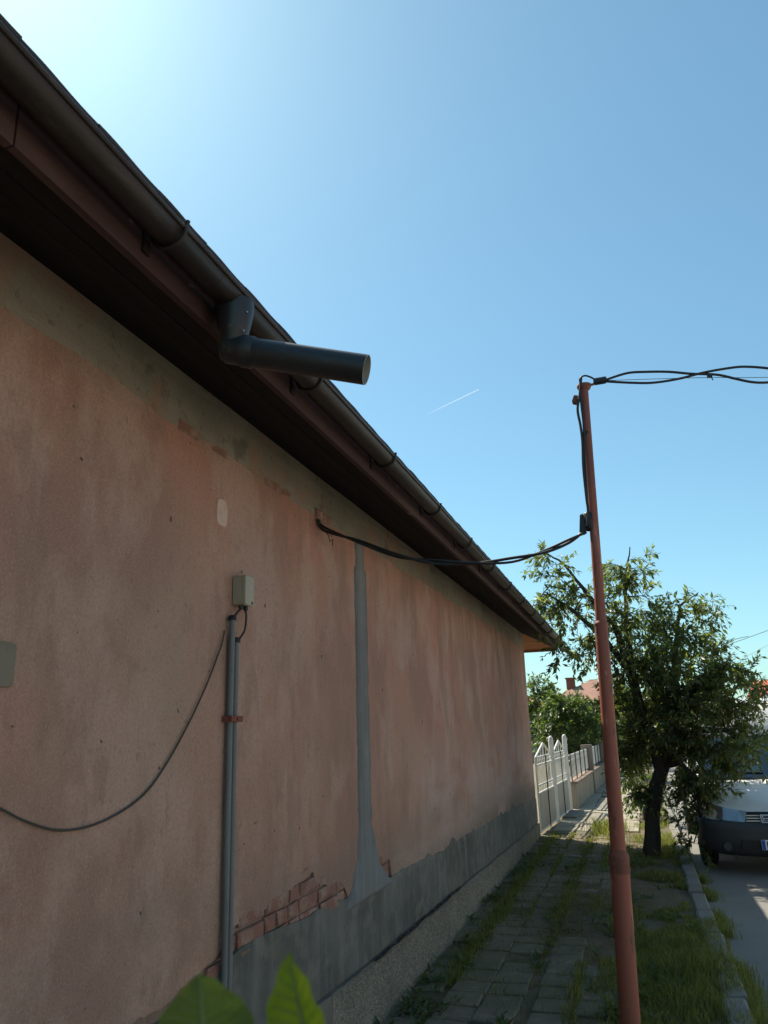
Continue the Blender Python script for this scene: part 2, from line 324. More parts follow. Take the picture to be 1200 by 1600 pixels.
# kerb
kerb = bpy.data.objects.new('kerb', None); COL.objects.link(kerb); kerb['kind'] = 'structure'; WL['kerb'] = Vector((0, 0, 0))
kms = []
for k in range(4):
    q = random.Random(k+9); mb = MB(); V = []
    for z, i in ((-.16, 0), (.0, 0), (.014, .016)):
        for sx, sy in ((-1, -1), (1, -1), (1, 1), (-1, 1)):
            V.append((sx*(.07-i)+q.uniform(-.006, .006), sy*(.395-i)+q.uniform(-.01, .01), z+q.uniform(-.005, .003)))
    mb.add(V, F); kms.append(mb.mesh('kerb_stone', M['kerb']))
for j in range(48):
    y = 2.2+j*.82
    link('kerb_stone', rng.choice(kms), kerb, ((KX0+KX1)/2+rng.uniform(-.012, .012), y, rng.uniform(-.012, .006)), (rng.uniform(-.02, .02), rng.uniform(-.01, .01), rng.uniform(-.012, .012)))

# ================================================================== HOUSE
WX = -1.685; HY0, HY1 = -2.5, 13.25; HX0 = -9.5
house = thing('house', (WX-3.9, 5.4, 0), 'pink stuccoed single storey house with dark eaves and grey cement base', 'house')
def ov(u): return WX+u
# structural wall behind the render skin
mb = MB()
mb.box(((WX-.30/2-.022), (HY0+HY1)/2, 1.6), (.30, HY1-HY0-.02, 3.2))
mb.build('wall', M['mortar'], house)
mb = MB(); mb.box(((HX0+WX-.33)/2, HY1-.16, 1.6), (-(HX0-WX)-.36, .3, 3.2)); mb.build('wall', M['housewall_p'], house)
mb = MB(); mb.box(((HX0+WX-.33)/2, HY0+.16, 1.6), (-(HX0-WX)-.36, .3, 3.2)); mb.build('wall', M['housewall_p'], house)
mb = MB(); mb.box((HX0+.15, (HY0+HY1)/2, 1.6), (.3, HY1-HY0, 3.2)); mb.build('wall', M['housewall_p'], house)
def interp(tab, y):
    if y <= tab[0][0]: return tab[0][1]
    for (a, b), (c, d) in zip(tab, tab[1:]):
        if y <= c: return b+(d-b)*(y-a)/(c-a)
    return tab[-1][1]
def skin(name, x_out, thick, ys, zb, zt, mt, nzs, parent=house, wob=0.0):
    """a layer of render on the wall, a sheet with real thickness and uneven edges"""
    V = []; F = []; n = len(ys); w = nzs+1
    for y in ys:
        a, b = zb(y), zt(y)
        for k in range(w):
            z = a+(b-a)*k/nzs; e = 0 if 0 < k < nzs else -min(.004, thick*.3)
            V.append((x_out+e+wob*nz(y*1.1, z*1.3, 5), y, z))
    N0 = len(V)
    for y in ys:
        a, b = zb(y), zt(y)
        V += [(x_out-thick, y, a), (x_out-thick, y, b)]
    for i in range(n-1):
        for k in range(nzs): a = i*w+k; F.append((a, a+w, a+w+1, a+1))
        a = i*w; F.append((N0+2*i, N0+2*i+2, a+w, a)); F.append((a+nzs, a+w+nzs, N0+2*i+3, N0+2*i+1))
    for i, fl in ((0, 1), (n-1, 0)):
        lp = [i*w+k for k in range(w)]+[N0+2*i+1, N0+2*i]
        F.append(tuple(lp if fl else lp[::-1]))
    mb = MB(); mb.add(V, F, False); return mb.build(name, mt, parent)
def frange(a, b, s):
    n = max(1, int(round((b-a)/s))); return [a+(b-a)*i/n for i in range(n+1)]
def jag(y, s, a, seed=0): return a*(nz(y*s, seed, .3)+.55*nz(y*s*2.7, seed, 4.1)+.3*nz(y*s*7, seed, 9))
# profile of the grey render's upper edge (metres along the wall, height)
GREY = [(-3, .80), (1.5, .86), (2.2, .84), (2.65, .76), (3.0, .79), (3.16, .835), (3.57, .83), (4.0, .81), (4.5, .785), (4.62, .80), (5.05, .775), (5.4, .74), (5.85, .735), (6.8, .70), (8.2, .69), (10.2, .66), (13.4, .57)]
STB = [(-3, .76), (2.4, .80), (2.72, .80), (3.05, .86), (3.15, .92), (3.3, .94), (3.56, .955), (3.76, .955), (3.80, .985), (4.03, .985), (4.06, .925), (4.2, .90), (4.4, .885), (4.5, .84), (4.56, .76), (5.04, .75), (5.06, .875), (5.36, .86), (5.40, .74), (5.85, .72), (8, .67), (13.4, .55)]
STT = [(-3, 2.975), (1.2, 2.975), (2.0, 2.97), (2.3, 2.955), (2.75, 2.945), (2.85, 2.965), (3.3, 2.955), (3.45, 2.93), (3.6, 2.945), (4.08, 2.95), (4.1, 2.885), (4.32, 2.88), (4.35, 2.94), (5, 2.955), (8, 2.97), (13.4, 2.955)]
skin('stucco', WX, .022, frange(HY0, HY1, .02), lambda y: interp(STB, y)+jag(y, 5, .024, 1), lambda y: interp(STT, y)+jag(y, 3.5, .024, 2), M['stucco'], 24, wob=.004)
def greytop(y): return interp(GREY, y)+jag(y, 1.6, .022, 6)+(max(0, nz(y*3.1, 2.2)-.2)*.16 if y > 5.4 else 0)
def plinth_top(y): return .385-.021*(y-4.2)+jag(y, 1.2, .012, 8)
skin('cement_band', WX+.006, .028, frange(HY0, HY1+.02, .02), lambda y: plinth_top(y)+.004, greytop, M['cement'], 10, wob=.006)
# pebble-dashed plinth
skin('plinth', WX+.030, .055, frange(HY0, HY1+.03, .04), lambda y: -.15, lambda y: plinth_top(y)-jag(y, 9, .006, 3), M['pebble'], 6, wob=.01)
mb = MB()
q = random.Random(3)
for i in range(26000):
    y = 4.2+(HY1-4.2)*(q.random()**1.7); z = q.uniform(-.02, plinth_top(y)-.012); r_ = q.uniform(.004, .0095)
    c = Vector((WX+.030+.01*nz(y*1.1, z*1.3, 5), y, z))
    a, b = q.uniform(.6, 1), q.uniform(.6, 1)
    mb.add([c+Vector((r_*.75, 0, 0)), c+Vector((0, r_*a, r_*.3)), c+Vector((0, -r_*.2, r_*b)), c+Vector((0, -r_*a, -r_*.2)), c+Vector((0, r_*.3, -r_*b))], [(0, 1, 2), (0, 2, 3), (0, 3, 4), (0, 4, 1)], True)
o = mb.build('pebbles', M['stones'], house); o['kind'] = 'stuff'
# ring beam under the eaves
skin('concrete_beam', WX-.004, .02, frange(HY0, HY1, .04), lambda y: 2.87, lambda y: 3.205, M['beam'], 5, wob=.006)
# vertical cement strip
ys = frange(.72, 2.93, .02); V = []; F = []
for i, z in enumerate(ys):
    wl = .115+.014*nz(z*2.1, 1)+.016*nz(z*9, 3)+.01*nz(z*23, 3); wr = .115+.014*nz(z*1.9, 7)+.016*nz(z*9, 5)+.01*nz(z*23, 6)
    if z < 1.25: wl += .17*((1.25-z)/.45)**2.6+.03*nz(z*14, 2); wr += .26*((1.25-z)/.45)**2.6+.04*nz(z*12, 8)
    if z > 2.75: wl -= .03; wr -= .03
    c = 4.855
    x = WX+.016
    V += [(WX-.01, c-wl, z), (x-.006, c-wl+.006, z), (x+.003*nz(z*4), c, z), (x-.006, c+wr-.006, z), (WX-.01, c+wr, z)]
for i in range(len(ys)-1):
    for k in range(4): a = i*5+k; F.append((a, a+1, a+6, a+5))
F.append((4, 3, 2, 1, 0)); e = (len(ys)-1)*5; F.append((e, e+1, e+2, e+3, e+4))
mb = MB(); mb.add(V, F, True); mb.build('cement_strip', M['strip'], house)
# exposed bricks where the render fell off
q = random.Random(11)
def brick(y0, y1, z0, z1, pr=.0):
    mb = MB(); y0 += q.uniform(0, .008); y1 -= q.uniform(0, .008); x = WX-.001+pr*.6+q.uniform(-.004, .003); V = []
    for xx, i in ((WX-.06, 0), (x-.006, 0), (x, .008)):
        for yy, zz in ((y0+i, z0+i), (y1-i, z0+i), (y1-i, z1-i), (y0+i, z1-i)):
            V.append((xx+(q.uniform(-.004, .004) if i else 0), yy+q.uniform(-.004, .004), zz+q.uniform(-.004, .004)))
    mb.add(V, F_BR); return mb.build('brick', M['brick'], house)
F_BR = [(0, 1, 5, 4), (1, 2, 6, 5), (2, 3, 7, 6), (3, 0, 4, 7), (4, 5, 9, 8), (5, 6, 10, 9), (6, 7, 11, 10), (7, 4, 8, 11), (8, 9, 10, 11)]
for k, z in enumerate((.765, .838, .911, .984)):
    y = 3.02+(.06 if k % 2 else -.05)
    while y < 4.6:
        l_ = q.choice((.245, .245, .12))
        if z < min(interp(STB, y), interp(STB, y+l_))+.03: brick(y, y+l_, z, z+.062, q.uniform(-.008, .003))
        y += l_+.012
brick(5.08, 5.33, .775, .845, .004); brick(5.05, 5.19, .85, .91); brick(5.2, 5.42, .852, .91)
for z in (2.865, 2.93): brick(4.08, 4.2, z, z+.06, .008); brick(4.21, 4.36, z, z+.06, .003)
for y in (2.60, 2.86, 3.4, 3.58): brick(y, y+.17, 2.93, 2.985, .0)
# plaster patches
def patch(name, y0, y1, z0, z1, mt, th=.006, n=32, seed=0, e=.55):
    qq = random.Random(seed); cy, cz = (y0+y1)/2, (z0+z1)/2; V = []; 
    for k in range(n):
        a = 2*math.pi*k/n; c, s_ = math.cos(a), math.sin(a)
        yy = cy+(y1-y0)/2*math.copysign(abs(c)**e, c)*qq.uniform(.97, 1.02); zz = cz+(z1-z0)/2*math.copysign(abs(s_)**e, s_)*qq.uniform(.97, 1.02)
        V.append((yy, zz))
    P = [(WX-.01, a, b) for a, b in V]+[(WX+th, cy+(a-cy)*.93, cz+(b-cz)*.95) for a, b in V]
    F2 = [(k, (k+1) % n, n+(k+1) % n, n+k) for k in range(n)]+[tuple(range(n, 2*n))]
    mb = MB(); mb.add(P, F2); return mb.build(name, mt, house)
M['pale_patch'] = mat('pale_plaster', (.58, .43, .36), .95, [(14, 4, .5, .66, (.44, .31, .25), .6)], [(70, 4, .5, .005)])
patch('plaster_patch', 2.92, 3.02, 2.60, 2.73, M['pale_patch'], seed=2)
M['plate_patch'] = mat('putty_patch', (.20, .18, .135), .9, [(6, 4, .45, .65, (.155, .14, .105), .7)], [(50, 4, .3, .004)])
patch('cement_patch', 1.50, 1.825, 1.845, 1.975, M['plate_patch'], .008, seed=4, e=.12)
# rendered crack along the plinth: a slim sliver of broken edge
V = []; F2 = []
for i in range(70):
    y = 4.9+i*.035; z = plinth_top(y)+.004+jag(y, 5, .014, 5); w_ = max(.0006, .0045+.006*nz(y*3.3, 4.4))
    V += [(WX+.020, y, z-w_), (WX+.042, y, z-w_*.6), (WX+.042, y, z+w_*.6), (WX+.020, y, z+w_)]
for i in range(69):
    for k in range(4): a, b = i*4+k, i*4+(k+1) % 4; F2.append((a, b, b+4, a+4))
mb = MB(); mb.add(V, F2)
o = mb.build('crack_edge', M['rubber'], house)
# ---- eaves: soffit boards, fascia, gutter
SW, SE = 3.2, 2.967       # soffit height at wall and at fascia
OV = .50
def sz(u): return SW+(SE-SW)*u/OV
N = 4
for k in range(N):
    u0, u1 = OV*k/N-.02*(k == 0)+.003, OV*(k+1)/N-.003
    z0, z1 = sz(u0), sz(u1); t_ = .018; e = q.uniform(0, .004)
    A = [(ov(u0), HY0-u0, z0+e), (ov(u1), HY0-u1, z1+e), (ov(u1), HY0-u1, z1+t_+e), (ov(u0), HY0-u0, z0+t_+e)]
    B = [(a, HY1+(a-WX), c) for a, b, c in A]
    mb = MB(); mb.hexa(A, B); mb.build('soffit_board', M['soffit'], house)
    A = [(HX0-1, HY1+u0, z0+e), (HX0-1, HY1+u1, z1+e), (HX0-1, HY1+u1, z1+t_+e), (HX0-1, HY1+u0, z0+t_+e)]
    B = [(WX+(b-HY1)-.004, b, c) for a, b, c in A]
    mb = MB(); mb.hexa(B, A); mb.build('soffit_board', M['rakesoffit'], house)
def fboard(p0, p1, d, z0, z1):
    mb = MB(); a, b = Vector(p0), Vector(p1); d = Vector(d)
    mb.hexa([a+Vector((0, 0, z0)), a+d+Vector((0, 0, z0)), a+d+Vector((0, 0, z1)), a+Vector((0, 0, z1))], [b+Vector((0, 0, z0)), b+d+Vector((0, 0, z0)), b+d+Vector((0, 0, z1)), b+Vector((0, 0, z1))]); return mb
ysp = [HY0-OV, 1.1, 5.2, 9.3, HY1+OV+.024]
for a, b in zip(ysp, ysp[1:]):
    fboard((ov(OV), a+.003, 0), (ov(OV), b-.003, 0), (.024, 0, 0), 2.955+q.uniform(-.003, .003), 3.085).build('fascia_board', M['fascia'], house)
fboard((HX0-1, HY1+OV, 0), (ov(OV)-.002, HY1+OV, 0), (0, .024, 0), 2.925, 3.085).build('fascia_board', M['rakesoffit'], house)
# roof
EZ = 3.095; sl_ = .47
e0x, e1x, e0y, e1y = HX0-.58, ov(.58), HY0-.58, HY1+.58
mid = (e0x+e1x)/2; hh = (e1x-mid)*sl_; rz = EZ+hh+.0
ra, rb = (mid, e0y+(e1x-mid), rz), (mid, e1y-(e1x-mid), rz)
top = [(e0x, e0y, EZ+.02), (e1x, e0y, EZ+.02), (e1x, e1y, EZ+.02), (e0x, e1y, EZ+.02), ra, rb]
V = top+[(a, b, c-.05) for a, b, c in top]
mb = MB(); mb.add(V, [(1, 2, 5, 4), (3, 0, 4, 5), (0, 1, 4), (2, 3, 5), (7, 10, 11, 8), (9, 11, 10, 6), (6, 10, 7), (8, 11, 9), (0, 6, 7, 1), (1, 7, 8, 2), (2, 8, 9, 3), (3, 9, 6, 0)])
roof = mb.build('roof', M['tile'], house)
# first course of tiles along the eaves
mb = MB(); V = []; F2 = []; n = 8
for i in range(n+1):
    a = i/n; y = -.125+.25*a; h_ = .002*math.sin(a*math.pi*2)
    V += [(.06, y, h_), (.06, y, h_+.014), (-.36, y, h_+.42*sl_), (-.36, y, h_+.014+.42*sl_)]
for i in range(n):
    a = i*4; F2 += [(a, a+4, a+5, a+1), (a+1, a+5, a+7, a+3), (a+2, a+3, a+7, a+6), (a, a+2, a+6, a+4)]
F2 += [(0, 1, 3, 2), (n*4, n*4+2, n*4+3, n*4+1)]
mb.add(V, F2, False); tm = mb.mesh('roof_tile', M['tile'])
y = HY0-.4
while y < HY1+.5:
    link('roof_tile', tm, roof, (e1x-.03+q.uniform(-.002, .002), y, EZ+.016+q.uniform(-.001, .0015)), (0, 0, 0)); y += .252
# gutter
GU, GZ, GR = .602, 3.046, .047
def gutter_run(y0, y1):
    mb = MB(); V = []; F2 = []; K = 14; n = 0
    for y in frange(y0, y1, .5):
        dz = .004*nz(y*.6)
        for k in range(K+1):
            a = math.pi+math.pi*k/K; V.append((ov(GU)+GR*math.cos(a), y, GZ+GR*math.sin(a)+dz))
        n += 1
    for i in range(n-1):
        for k in range(K): a = i*(K+1)+k; F2.append((a, a+1, a+K+2, a+K+1))
    m2 = len(V); V += [tuple(ov(GU)+(p[0]-ov(GU))*.955 if j == 0 else (GZ+(p[2]-GZ)*.955 if j == 2 else p[1]) for j in range(3)) for p in V]
    F2 += [tuple(m2+i for i in f[::-1]) for f in F2]
    for i in range(n-1):
        a = i*(K+1); F2 += [(a, a+K+1, m2+a+K+1, m2+a)]; b = a+K; F2 += [(b+K+1, b, m2+b, m2+b+K+1)]
    for i in (0, n-1):
        for k in range(K): a = i*(K+1)+k; F2.append((a, a+1, m2+a+1, m2+a))
    mb.add(V, F2, True)
    mb.tube([(ov(GU)+GR, y0, GZ), (ov(GU)+GR, y1, GZ)], .0085, 8)
    return mb
gut = gutter_run(HY0-.5, 1.80).build('gutter', M['gutter'], house)
gut2 = gutter_run(1.801, 6.0).build('gutter', M['gutter'], house)
gut3 = gutter_run(6.001, HY1+.62).build('gutter', M['gutter'], house)
for j in range(-2, 15):
    y = .59+j*.99
    g = gut if y < 1.8 else gut2 if y < 6 else gut3
    P = [(ov(GU)+(GR+.007)*math.cos(math.pi+math.pi*k/12), y, GZ+(GR+.007)*math.sin(math.pi+math.pi*k/12)) for k in range(13)]
    mb = MB(); mb.tube([(ov(OV)+.026, y, GZ+.04)]+P+[(ov(GU)+GR+.012, y, GZ+.018)], .0065, 6)
    mb.box((ov(OV)+.029, y, GZ-.01), (.006, .03, .09)); mb.build('gutter_bracket', M['gutter'], g)
# outlet funnel, elbow and the long spout
PB = Vector((ov(GU), 1.955, 2.868)); PE = on_x(573, 578, ov(.59)+.43)
mb = MB(); mb.lathe((ov(GU), 1.955, 0), [(.001, 2.828), (.030, 2.830), (.040, 2.838), (.044, 2.852), (.045, 2.915), (.047, 2.918), (.050, 2.935), (.062, 2.995), (.063, 3.03)], 24); mb.build('outlet_funnel', M['pipe_dark'], house)
ax = (PE-PB).normalized(); mb = MB()
mb.tube([PB+ax*.035, PB+ax*.062, PB+ax*.075], [.0515, .0515, .047], 24)
spo = mb.build('spout_elbow', M['pipe_dark'], house)
mb = MB(); mb.tube([PB-ax*.02, PB+ax*.2, PE], .0465, 28, caps=False); sp = mb.build('spout_pipe', M['pipe_dark'], house)
mb = MB(); mb.tube([PE, PE-ax*.35], .0435, 28, caps=False)
t_ = ax.orthogonal().normalized(); w_ = ax.cross(t_); V = []
for r_ in (.0465, .0435): V += [PE+(t_*math.cos(2*math.pi*k/28)+w_*math.sin(2*math.pi*k/28))*r_ for k in range(28)]
mb.add(V, [(k, (k+1) % 28, 28+(k+1) % 28, 28+k) for k in range(28)]); mb.build('pipe_mouth', M['pipe_in'], sp)
for p in (PB+Vector((.05, -.03, .04)), PB+Vector((.055, -.02, .11)), PB+ax*.07+Vector((0, -.045, .015))):
    mb = MB(); mb.lathe(p, [(0.0045, -.003), (.004, .003), (.001, .004)], 8); mb.build('rivet', M['chrome'], spo)
# spout at the far corner
c0 = Vector((ov(GU)-.01, HY1+.50, 2.99)); c1 = on_y(905, 1031, HY1+1.15)
mb = MB(); mb.tube([c0+Vector((0, -.3, .0)), c0, c1], [.045, .045, .04], 14); mb.build('spout_pipe', M['pipe_dark'], house)

# ================================================================== THINGS ON THE WALL
b0, b1 = on_x(360, 902, WX), on_x(388, 950, WX)
bx = thing('junction_box', (WX, 3.16, 2.33), 'beige plastic electrical junction box above the grey conduit pipes', 'junction box')
X_ = WX+.002
mb = MB(); mb.box((X_+.027, 3.13, 2.33), (.052, .080, .134), None, .006); body = mb.build('box_body', M['boxpl'], bx)
mb = MB(); mb.box((X_+.059, 3.13, 2.33), (.013, .085, .139), None, .005); lid = mb.build('lid', M['boxpl'], bx)
mb = MB(); mb.box((X_+.067, 3.152, 2.275), (.004, .007, .012)); mb.build('lock', M['black'], lid)
for y_ in (3.105, 3.15):
    mb = MB(); mb.lathe((X_+.035, y_, 2.242), [(.008, 0), (.011, .01), (.011, .02)], 12); mb.build('cable_gland', M['rubber'], bx)
def conduit(y, ztop, r_, label, x):
    t = thing('conduit_pipe', (x, y, -.02), label, 'conduit', None)
    P = [(x+.004*nz(z*.9, y), y+.006*nz(z*.7, y+3), z) for z in frange(.0, ztop, .22)]
    mb = MB(); mb.tube(P, r_, 14); mb.build('pipe', M['conduit'], t)
    mb = MB(); mb.lathe((P[-1][0], P[-1][1], ztop-.012), [(r_+.0045, 0), (r_+.0045, .02), (r_*.7, .024), (.004, .024)], 14); mb.build('end_cap', M['rubber'], t)
    return t
conduit(3.058, 2.20, .0135, 'tall grey conduit pipe on the pink wall, longer one of the pair', WX+.022)
conduit(3.092, 2.105, .013, 'shorter grey conduit pipe beside the longer one on the pink wall', WX+.026)
cl = thing('pipe_clamp', (WX, 3.09, 1.76), 'rusty red clamp holding the two grey conduits to the wall', 'clamp')
mb = MB(); mb.box((WX+.043, 3.078, 1.765), (.005, .105, .026), None, .002); mb.build('strap', M['clamp'], cl)
for y_ in (3.030, 3.126):
    mb = MB(); mb.box((WX+.018, y_, 1.765), (.046, .009, .025)); mb.build('strap_end', M['clamp'], cl)
mb = MB(); mb.tube([(WX+.045, 3.078, 1.765), (WX+.051, 3.078, 1.765)], .006, 8); mb.build('bolt', M['rust'], cl)
def cable(name, pts, r_, label, mt='rubber', cat='cable', group=None, sub=6, n=8):
    P = [Vector(p) for p in pts]; Q = []
    for i in range(len(P)-1):
        p0, p1, p2, p3 = P[max(i-1, 0)], P[i], P[i+1], P[min(i+2, len(P)-1)]
        for k in range(sub):
            t = k/sub
            Q.append(.5*((2*p1)+(p2-p0)*t+(2*p0-5*p1+4*p2-p3)*t*t+(3*p1-p0-3*p2+p3)*t**3))
    Q.append(P[-1]); mb = MB(); mb.tube(Q, r_, n); return tag(mb.build(name, M[mt]), label, cat, group)
cable('black_cable', [(X_+.035, 3.15, 2.245), (X_+.037, 3.155, 2.21), (WX+.036, 3.148, 2.155), (WX+.032, 3.115, 2.118), (WX+.026, 3.094, 2.10)], .0048, 'short black cable looping from the junction box into the shorter conduit')
cable('black_cable', [(X_+.035, 3.105, 2.245), (X_+.030, 3.08, 2.225), (WX+.022, 3.06, 2.195)], .0055, 'stubby black cable between the junction box and the taller conduit')
pts = [(-60, 1238), (0, 1263), (40, 1283), (90, 1297), (140, 1291), (190, 1268), (230, 1236), (262, 1190), (295, 1130), (322, 1072), (340, 1025), (347, 1005), (351, 985)]
cable('thin_wire', [on_x(a, b, WX+.010) for a, b in pts], .0036, 'thin brown wire sagging across the pink wall to the conduit', 'wire', 'wire')
# ================================================================== POLE
PY = 4.3
ppx = [(989, 1655), (986, 1600), (967, 1340), (939, 975), (921.5, 812), (912, 600)]
PP = [on_y(a, b, PY) for a, b in ppx]
base = PP[0]+(PP[0]-PP[2])*((PP[0].z+.06)/(PP[2].z-PP[0].z)); base.z = -.06
pole = thing('utility_pole', (base.x, PY, -.02), 'slim rust red steel pole stepping thinner upward, standing in the grass', 'pole')
def seg(a, b, r_, n=20):
    mb = MB(); P = [a.lerp(b, k/6) for k in range(7)]; P = [p+Vector((.0015*nz(p.z*3), .0015*nz(p.z*3, 4), 0)) for p in P]; mb.tube(P, r_, n); return mb
seg(base, PP[2], [.0475]*7).build('lower_tube', M['polepaint'], pole)
seg(PP[2]-Vector((0, 0, .0)), PP[3], [.0375, .037, .0365, .036, .0355, .035, .0345]).build('middle_tube', M['polepaint'], pole)
seg(PP[3]-Vector((0, 0, .05)), PP[5], [.0295, .0275, .026, .025, .0245, .024, .0235]).build('upper_tube', M['polepaint'], pole)
def col(p, r_, prof, nm, mt):
    mb = MB(); mb.lathe(p, prof, 20); return mb.build(nm, M[mt], pole)
col(PP[2], .05, [(.0475, -.07), (.0495, -.06), (.0480, -.02), (.051, -.01), (.049, .012), (.040, .028), (.0375, .04)], 'weld_joint', 'rust')
col(PP[3], .04, [(.0345, -.012), (.0375, -.004), (.0365, .006), (.031, .012), (.029, .018)], 'weld_joint', 'polepaint')
top_ = PP[5]
col(top_, .04, [(.0235, -.04), (.034, -.034), (.042, -.018), (.040, -.006), (.027, 0), (.002, .004)], 'pole_cap', 'rust')
mb = MB(); mb.tube([top_+Vector((.03, 0, -.01)), top_+Vector((.05, 0, -.012)), top_+Vector((.085, 0, .008))], [.008, .008, .006], 8); mb.build('hook', M['rust'], pole)
mb = MB(); mb.box(top_+Vector((-.055, -.005, -.095)), (.03, .04, .05), Matrix.Rotation(.4, 3, 'Y'), .006); mb.build('bracket', M['rust'], pole)
t2 = on_y(915.5, 678, PY); mb = MB(); mb.lathe(t2, [(.025, -.012), (.0275, -.01), (.0275, .01), (.025, .012)], 18); mb.build('band', M['tape'], pole)
t3 = on_y(921, 815, PY); mb = MB(); mb.lathe(t3, [(.026, -.05), (.031, -.042), (.032, .04), (.026, .05)], 18); mb.box(t3+Vector((-.036, 0, -.012)), (.036, .03, .12), Matrix.Rotation(.12, 3, 'Y'), .01); mb.build('tape_wrap', M['tape'], pole)
# cable down the pole
pd = [(908, 590), (905.5, 618), (902.5, 640), (907, 665), (910, 690), (911.5, 730), (916, 775), (919, 800), (917, 822)]
cable('drop_cable', [on_y(a, b, PY-.036) for a, b in pd], .0075, 'black cable running down the upper part of the red pole')
cable('drop_cable', [on_y(a, b, PY-.035) for a, b in [(906, 592), (908, 630), (912, 668), (914, 720), (917, 770), (919, 810)]], .006, 'slimmer black cable taped along the red pole', )
# service cable from wall to pole: twisted pair
w0 = on_x(500, 822, WX+.02)
def between(px, f):       # follow the pixel at a distance that runs evenly from the wall to the pole
    return px
svc = [(497, 812), (506, 826), (560, 846), (620, 868), (680, 878), (740, 880), (800, 875), (850, 862), (890, 845), (916, 829)]
a_, b_ = Vector((w0.x, w0.y)), Vector((t3.x-.05, t3.y-.02))
def svc_pt(x, y, off=0.0):
    d = ray(x, y); n = Vector((-(b_-a_).y, (b_-a_).x)); k = n.dot(a_-EYE.xy)/n.dot(d.xy)
    return EYE+d*k
S = [svc_pt(*p) for p in svc]
for sgn, lab, rr in ((1, 'upper black strand of the twisted cable slung from the wall to the red pole', .0075), (-1, 'lower black strand of the twisted cable slung from the wall to the red pole', .0085)):
    cable('service_cable', [p+Vector((0, .012*math.cos(i*1.9)*sgn, .011*math.sin(i*1.9)*sgn)) for i, p in enumerate(S)], rr, lab, group='black strands between wall and pole')
mb = MB(); mb.tube([w0+Vector((.012, .02, -.006)), w0+Vector((.03, .06, -.05)), w0+Vector((.022, .10, -.075)), w0+Vector((.03, .13, -.055)), w0+Vector((.02, .15, -.09))], .0028, 6)
tag(mb.build('wire_end', M['rubber']), 'frayed wire end hanging under the cable where it leaves the wall', 'wire')
# overhead cables to the right
i0 = on_y(938, 595, PY)
ins = thing('cable_grip', tuple(i0), 'black cable grip at the top of the red pole', 'cable grip')
mb = MB(); mb.box(i0+Vector((-.002, 0, 0)), (.075, .035, .038), Matrix.Rotation(-.02, 3, 'Y'), .008); mb.build('grip_body', M['tape'], ins)
mb = MB(); mb.tube([top_+Vector((.075, 0, .0)), i0+Vector((-.03, 0, .004))], .005, 8); mb.build('grip_loop', M['rubber'], ins)
oh1 = [(948, 593), (980, 583), (1010, 581), (1045, 581), (1080, 584), (1120, 585.5), (1150, 592), (1175, 597), (1200, 597.5), (1240, 592), (1290, 580), (1340, 574), (1400, 578), (1460, 588), (1520, 584), (1600, 572), (1700, 580)]
oh2 = [(948, 596), (985, 598), (1020, 598), (1060, 592), (1100, 582), (1140, 575), (1165, 573), (1200, 575.5), (1240, 582), (1290, 590), (1340, 592), (1400, 586), (1460, 577), (1520, 578), (1600, 586), (1700, 582)]
def oh(p, k): return on_y(p[0], p[1], PY+max(0, (p[0]-948))*.0006+k)
cable('overhead_cable', [oh(p, 0) for p in oh1], .0075, 'black overhead cable leaving the red pole top, arching high first', group=None)
cable('overhead_cable', [oh(p, .0) for p in oh2], .0075, 'black overhead cable leaving the red pole top, sagging low first', group=None)
cable('messenger_wire', [oh(p, .03) for p in [(948, 594.5), (1100, 590), (1200, 589.5), (1700, 580)]], .0018, 'hair thin straight wire between the two overhead cables', 'wire', 'wire')
cable('looped_cable', [on_y(a, b, PY) for a, b in [(907, 598), (908, 590), (914, 587), (922, 589), (932, 594)]], .0055, 'short black cable loop over the top of the red pole')
hk = thing('cable_clip', tuple(oh((1110, 588), 0)), 'tiny dark clip hanging on the overhead cables', 'clip')
mb = MB(); p = oh((1110, 587), 0); mb.box(p, (.018, .02, .02)); mb.tube([p, p+Vector((.01, 0, -.03))], .003, 6); mb.build('clip_body', M['tape'], hk)
mb = MB(); p = oh((1106, 587), 0); mb.box(p, (.01, .02, .022)); mb.build('clip_jaw', M['tape'], hk)
